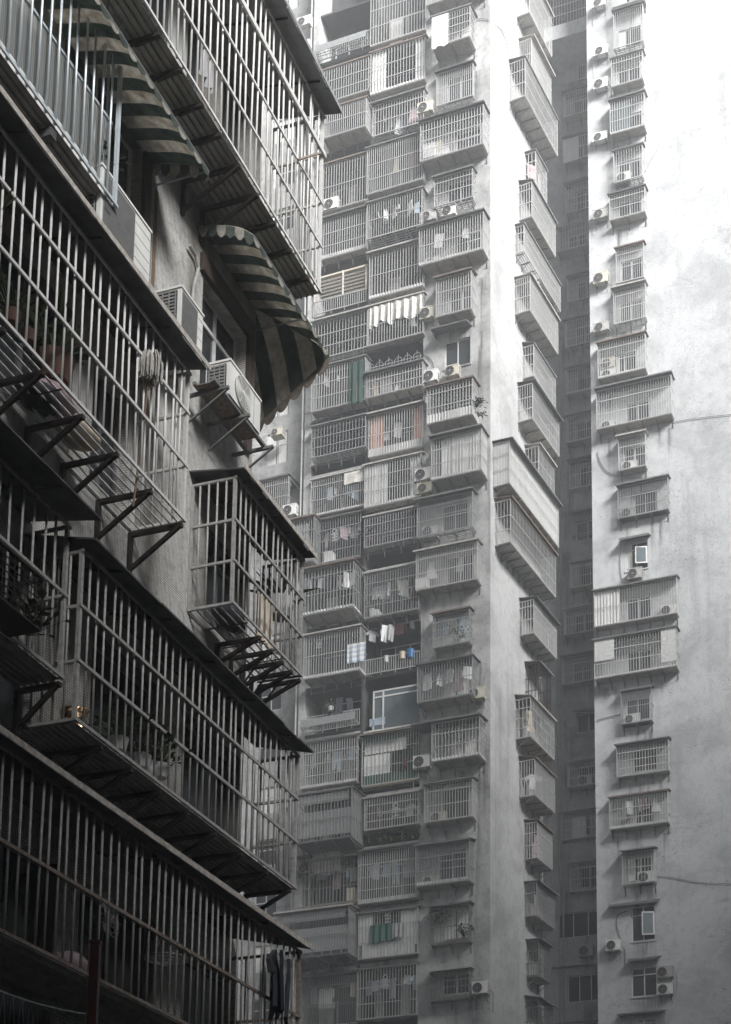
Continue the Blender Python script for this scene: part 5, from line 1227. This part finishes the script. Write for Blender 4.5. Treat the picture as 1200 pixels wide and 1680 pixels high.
# standing fan in the lowest cage
p = lpt(175, 1508, .55); e = LB.empty('standing_fan', *LB.at(175, 1508, .55), .55); tag(e, 'standing fan with a wire guard inside the lowest dark cage', 'fan')
mb = MB()
for k in range(1, 5): mb.ring((0, -.06 + .02 * (k % 2), 0), (.2, -1, .1), .2 * k / 4, .006, 22, 4)
for k in range(12): t = math.pi * k / 6; mb.bar((0, -.07, 0), (.2 * math.cos(t), -.05, .2 * math.sin(t)), .004, 3)
mb.obj('guard', 'dull_steel', e); MB().bar((0, .05, -.02), (0, .08, -.62), .018, 6).obj('stem', 'black_steel', e)
mb = MB()
for k in range(3): t = 2.094 * k; mb.quad((.02 * math.cos(t), -.03, .02 * math.sin(t)), (.17 * math.cos(t - .4), -.045, .17 * math.sin(t - .4)), (.18 * math.cos(t), -.03, .18 * math.sin(t)), (.17 * math.cos(t + .4), -.015, .17 * math.sin(t + .4)))
mb.obj('blades', 'grey_panel', e); MB().disc((0, .0, 0), (0, 1, 0), .05, 12, .12).obj('motor', 'black_steel', e)
# round wire basket
e = LB.empty('round_basket', *LB.at(272, 1585, .5), .5); tag(e, 'shallow round wire basket hung inside the lowest cage', 'basket'); mb = MB()
for k in range(1, 5): mb.ring((0, 0, .02 * k), (0, 0, 1), .06 * k, .006, 18, 4)
for k in range(10): t = math.pi * k / 5; mb.bar((0, 0, .0), (.24 * math.cos(t), .24 * math.sin(t), .08), .004, 3)
mb.obj('wire_bowl', 'galvanised', e); MB().path([(.24, 0, .08), (0, 0, .5), (-.24, 0, .08)], .004, 4).obj('hanger', 'galvanised', e)
# drain pipe and rust run between the awnings
pts = [lpt(*q, .05) for q in ((311, 402), (322, 420), (326, 440), (318, 470), (315, 500))]
tag(MB().path(pts, .022, 8).obj('drain_pipe', 'pipe_grey'), 'bent grey pipe stub on the tiled wall between the two awnings', 'pipe')
o = MB().box(-.035, .035, -.0025, -.0012, -1.3, 0).obj('rust_stain', 'window_stain', lb); q = LB.at(257, 312, 0); o.location = (q[0], 0, q[1])
# boards and clutter inside the upper cage
drape(LB, 330, 60, 350, 150, .3, 'hanging_clothes', 'cloth_grey', 'grey clothes hung inside the bright white cage', 'laundry', 5, .05)
drape(LB, 430, 330, 470, 430, .3, 'stacked_boards', 'cloth_red', 'brownish boards leaning inside the bright white cage', 'boards', 2, .01)
drape(LB, 505, 330, 520, 455, .5, 'pale_sheeting', 'cloth_white', 'pale sheeting standing at the corner end of the bright white cage', 'sheet', 3, .02)
tag(MB().path([lpt(489, 262, .9), lpt(507, 256, .98), lpt(526, 251, 1.0)], .016, 6).obj('rail_rod', 'rusty_rail'), 'short rusty rod lashed across the corner of the bright white cage', 'rod')
# red post and wire fence down in the street
rp = ray(155, 1600); q = CAM + rp * (11.0 / rp.y); ztop = (CAM + ray(155, 1549) * (11.0 / ray(155, 1549).y)).z
e = bpy.data.objects.new('red_post', None); COL.objects.link(e); e.location = (q.x, q.y, 0); tag(e, 'dark red painted steel post standing in front of the lowest cage', 'post')
MB().box(-.033, .033, -.033, .033, 0, ztop).obj('shaft', 'red_paint', e); MB().box(-.04, .04, -.04, .04, ztop, ztop + .02).obj('cap', 'red_paint', e); MB().box(-.12, .12, -.12, .12, 0, .02).obj('base_plate', 'red_paint', e)
def street(px, py, y): 
    r = ray(px, py); return CAM + r * (y / r.y)
a, b = street(-40, 1610, 10.6), street(155, 1667, 11.0)
pts = [a.lerp(b, k / 12) - Vector((0, 0, .035 * math.sin(math.pi * k / 12))) for k in range(13)]
mb = MB().path(pts, .006, 5)
for k in range(1, 12): mb.bar(pts[k] - Vector((.02, 0, .012)), pts[k] + Vector((.02, 0, .014)), .003, 3)
tag(mb.obj('wire_strand', 'galvanised'), 'twisted wire strand running to the red post', 'wire')
mb = MB()
for k in range(14):
    x = k / 13
    mb.bar(a.lerp(b, x), a.lerp(b, x) - Vector((.12, 0, 1.4)), .0025, 3).bar(a.lerp(b, x), a.lerp(b, x) - Vector((-.12, 0, 1.4)), .0025, 3)
tag(mb.obj('wire_mesh', 'dull_steel'), 'thin diagonal wire mesh below the strand by the red post', 'fence')

# ------------------------------------------------------------------ unseen blocks added behind and beside the camera to shade the street
def block(name, cx, cy, w, d, rot, h, label, fl=2.8):
    """plain slab with balcony bands; (cx, cy) is the middle of its front edge"""
    e = bpy.data.objects.new(name, None); COL.objects.link(e); tag(e, label, 'building'); e.location = (cx, cy, 0); e.rotation_euler = (0, 0, math.radians(rot))
    MB().box(-w / 2, w / 2, 0, d, 0, h).obj('wall', 'concrete_front', e)
    for k in range(1, int(h / fl)): MB().box(-w / 2 + .5, w / 2 - .5, -.9, -.004, k * fl, k * fl + .18).obj('balcony_slab', 'concrete_balcony', e)
    return e
for b_ in SHADE_BLOCKS: block(*b_)

# ------------------------------------------------------------------ haze
if HAZE_DENSITY:
    hz = MB().box(-150, 150, -120, 180, -1.0, 97.0).obj('haze', 'dark_room', kind='stuff')
    hm = bpy.data.materials.new('haze_air'); hm.use_nodes = True; n = hm.node_tree.nodes; n.clear()
    pv = n.new('ShaderNodeVolumePrincipled'); pv.inputs['Color'].default_value = (0.84, 0.86, 0.88, 1); pv.inputs['Density'].default_value = HAZE_DENSITY; pv.inputs['Anisotropy'].default_value = 0.1
    ou = n.new('ShaderNodeOutputMaterial'); hm.node_tree.links.new(pv.outputs[0], ou.inputs['Volume'])
    hz.data.materials.clear(); hz.data.materials.append(hm)
    tag(hz, 'pale mist filling the air between the blocks', 'haze')
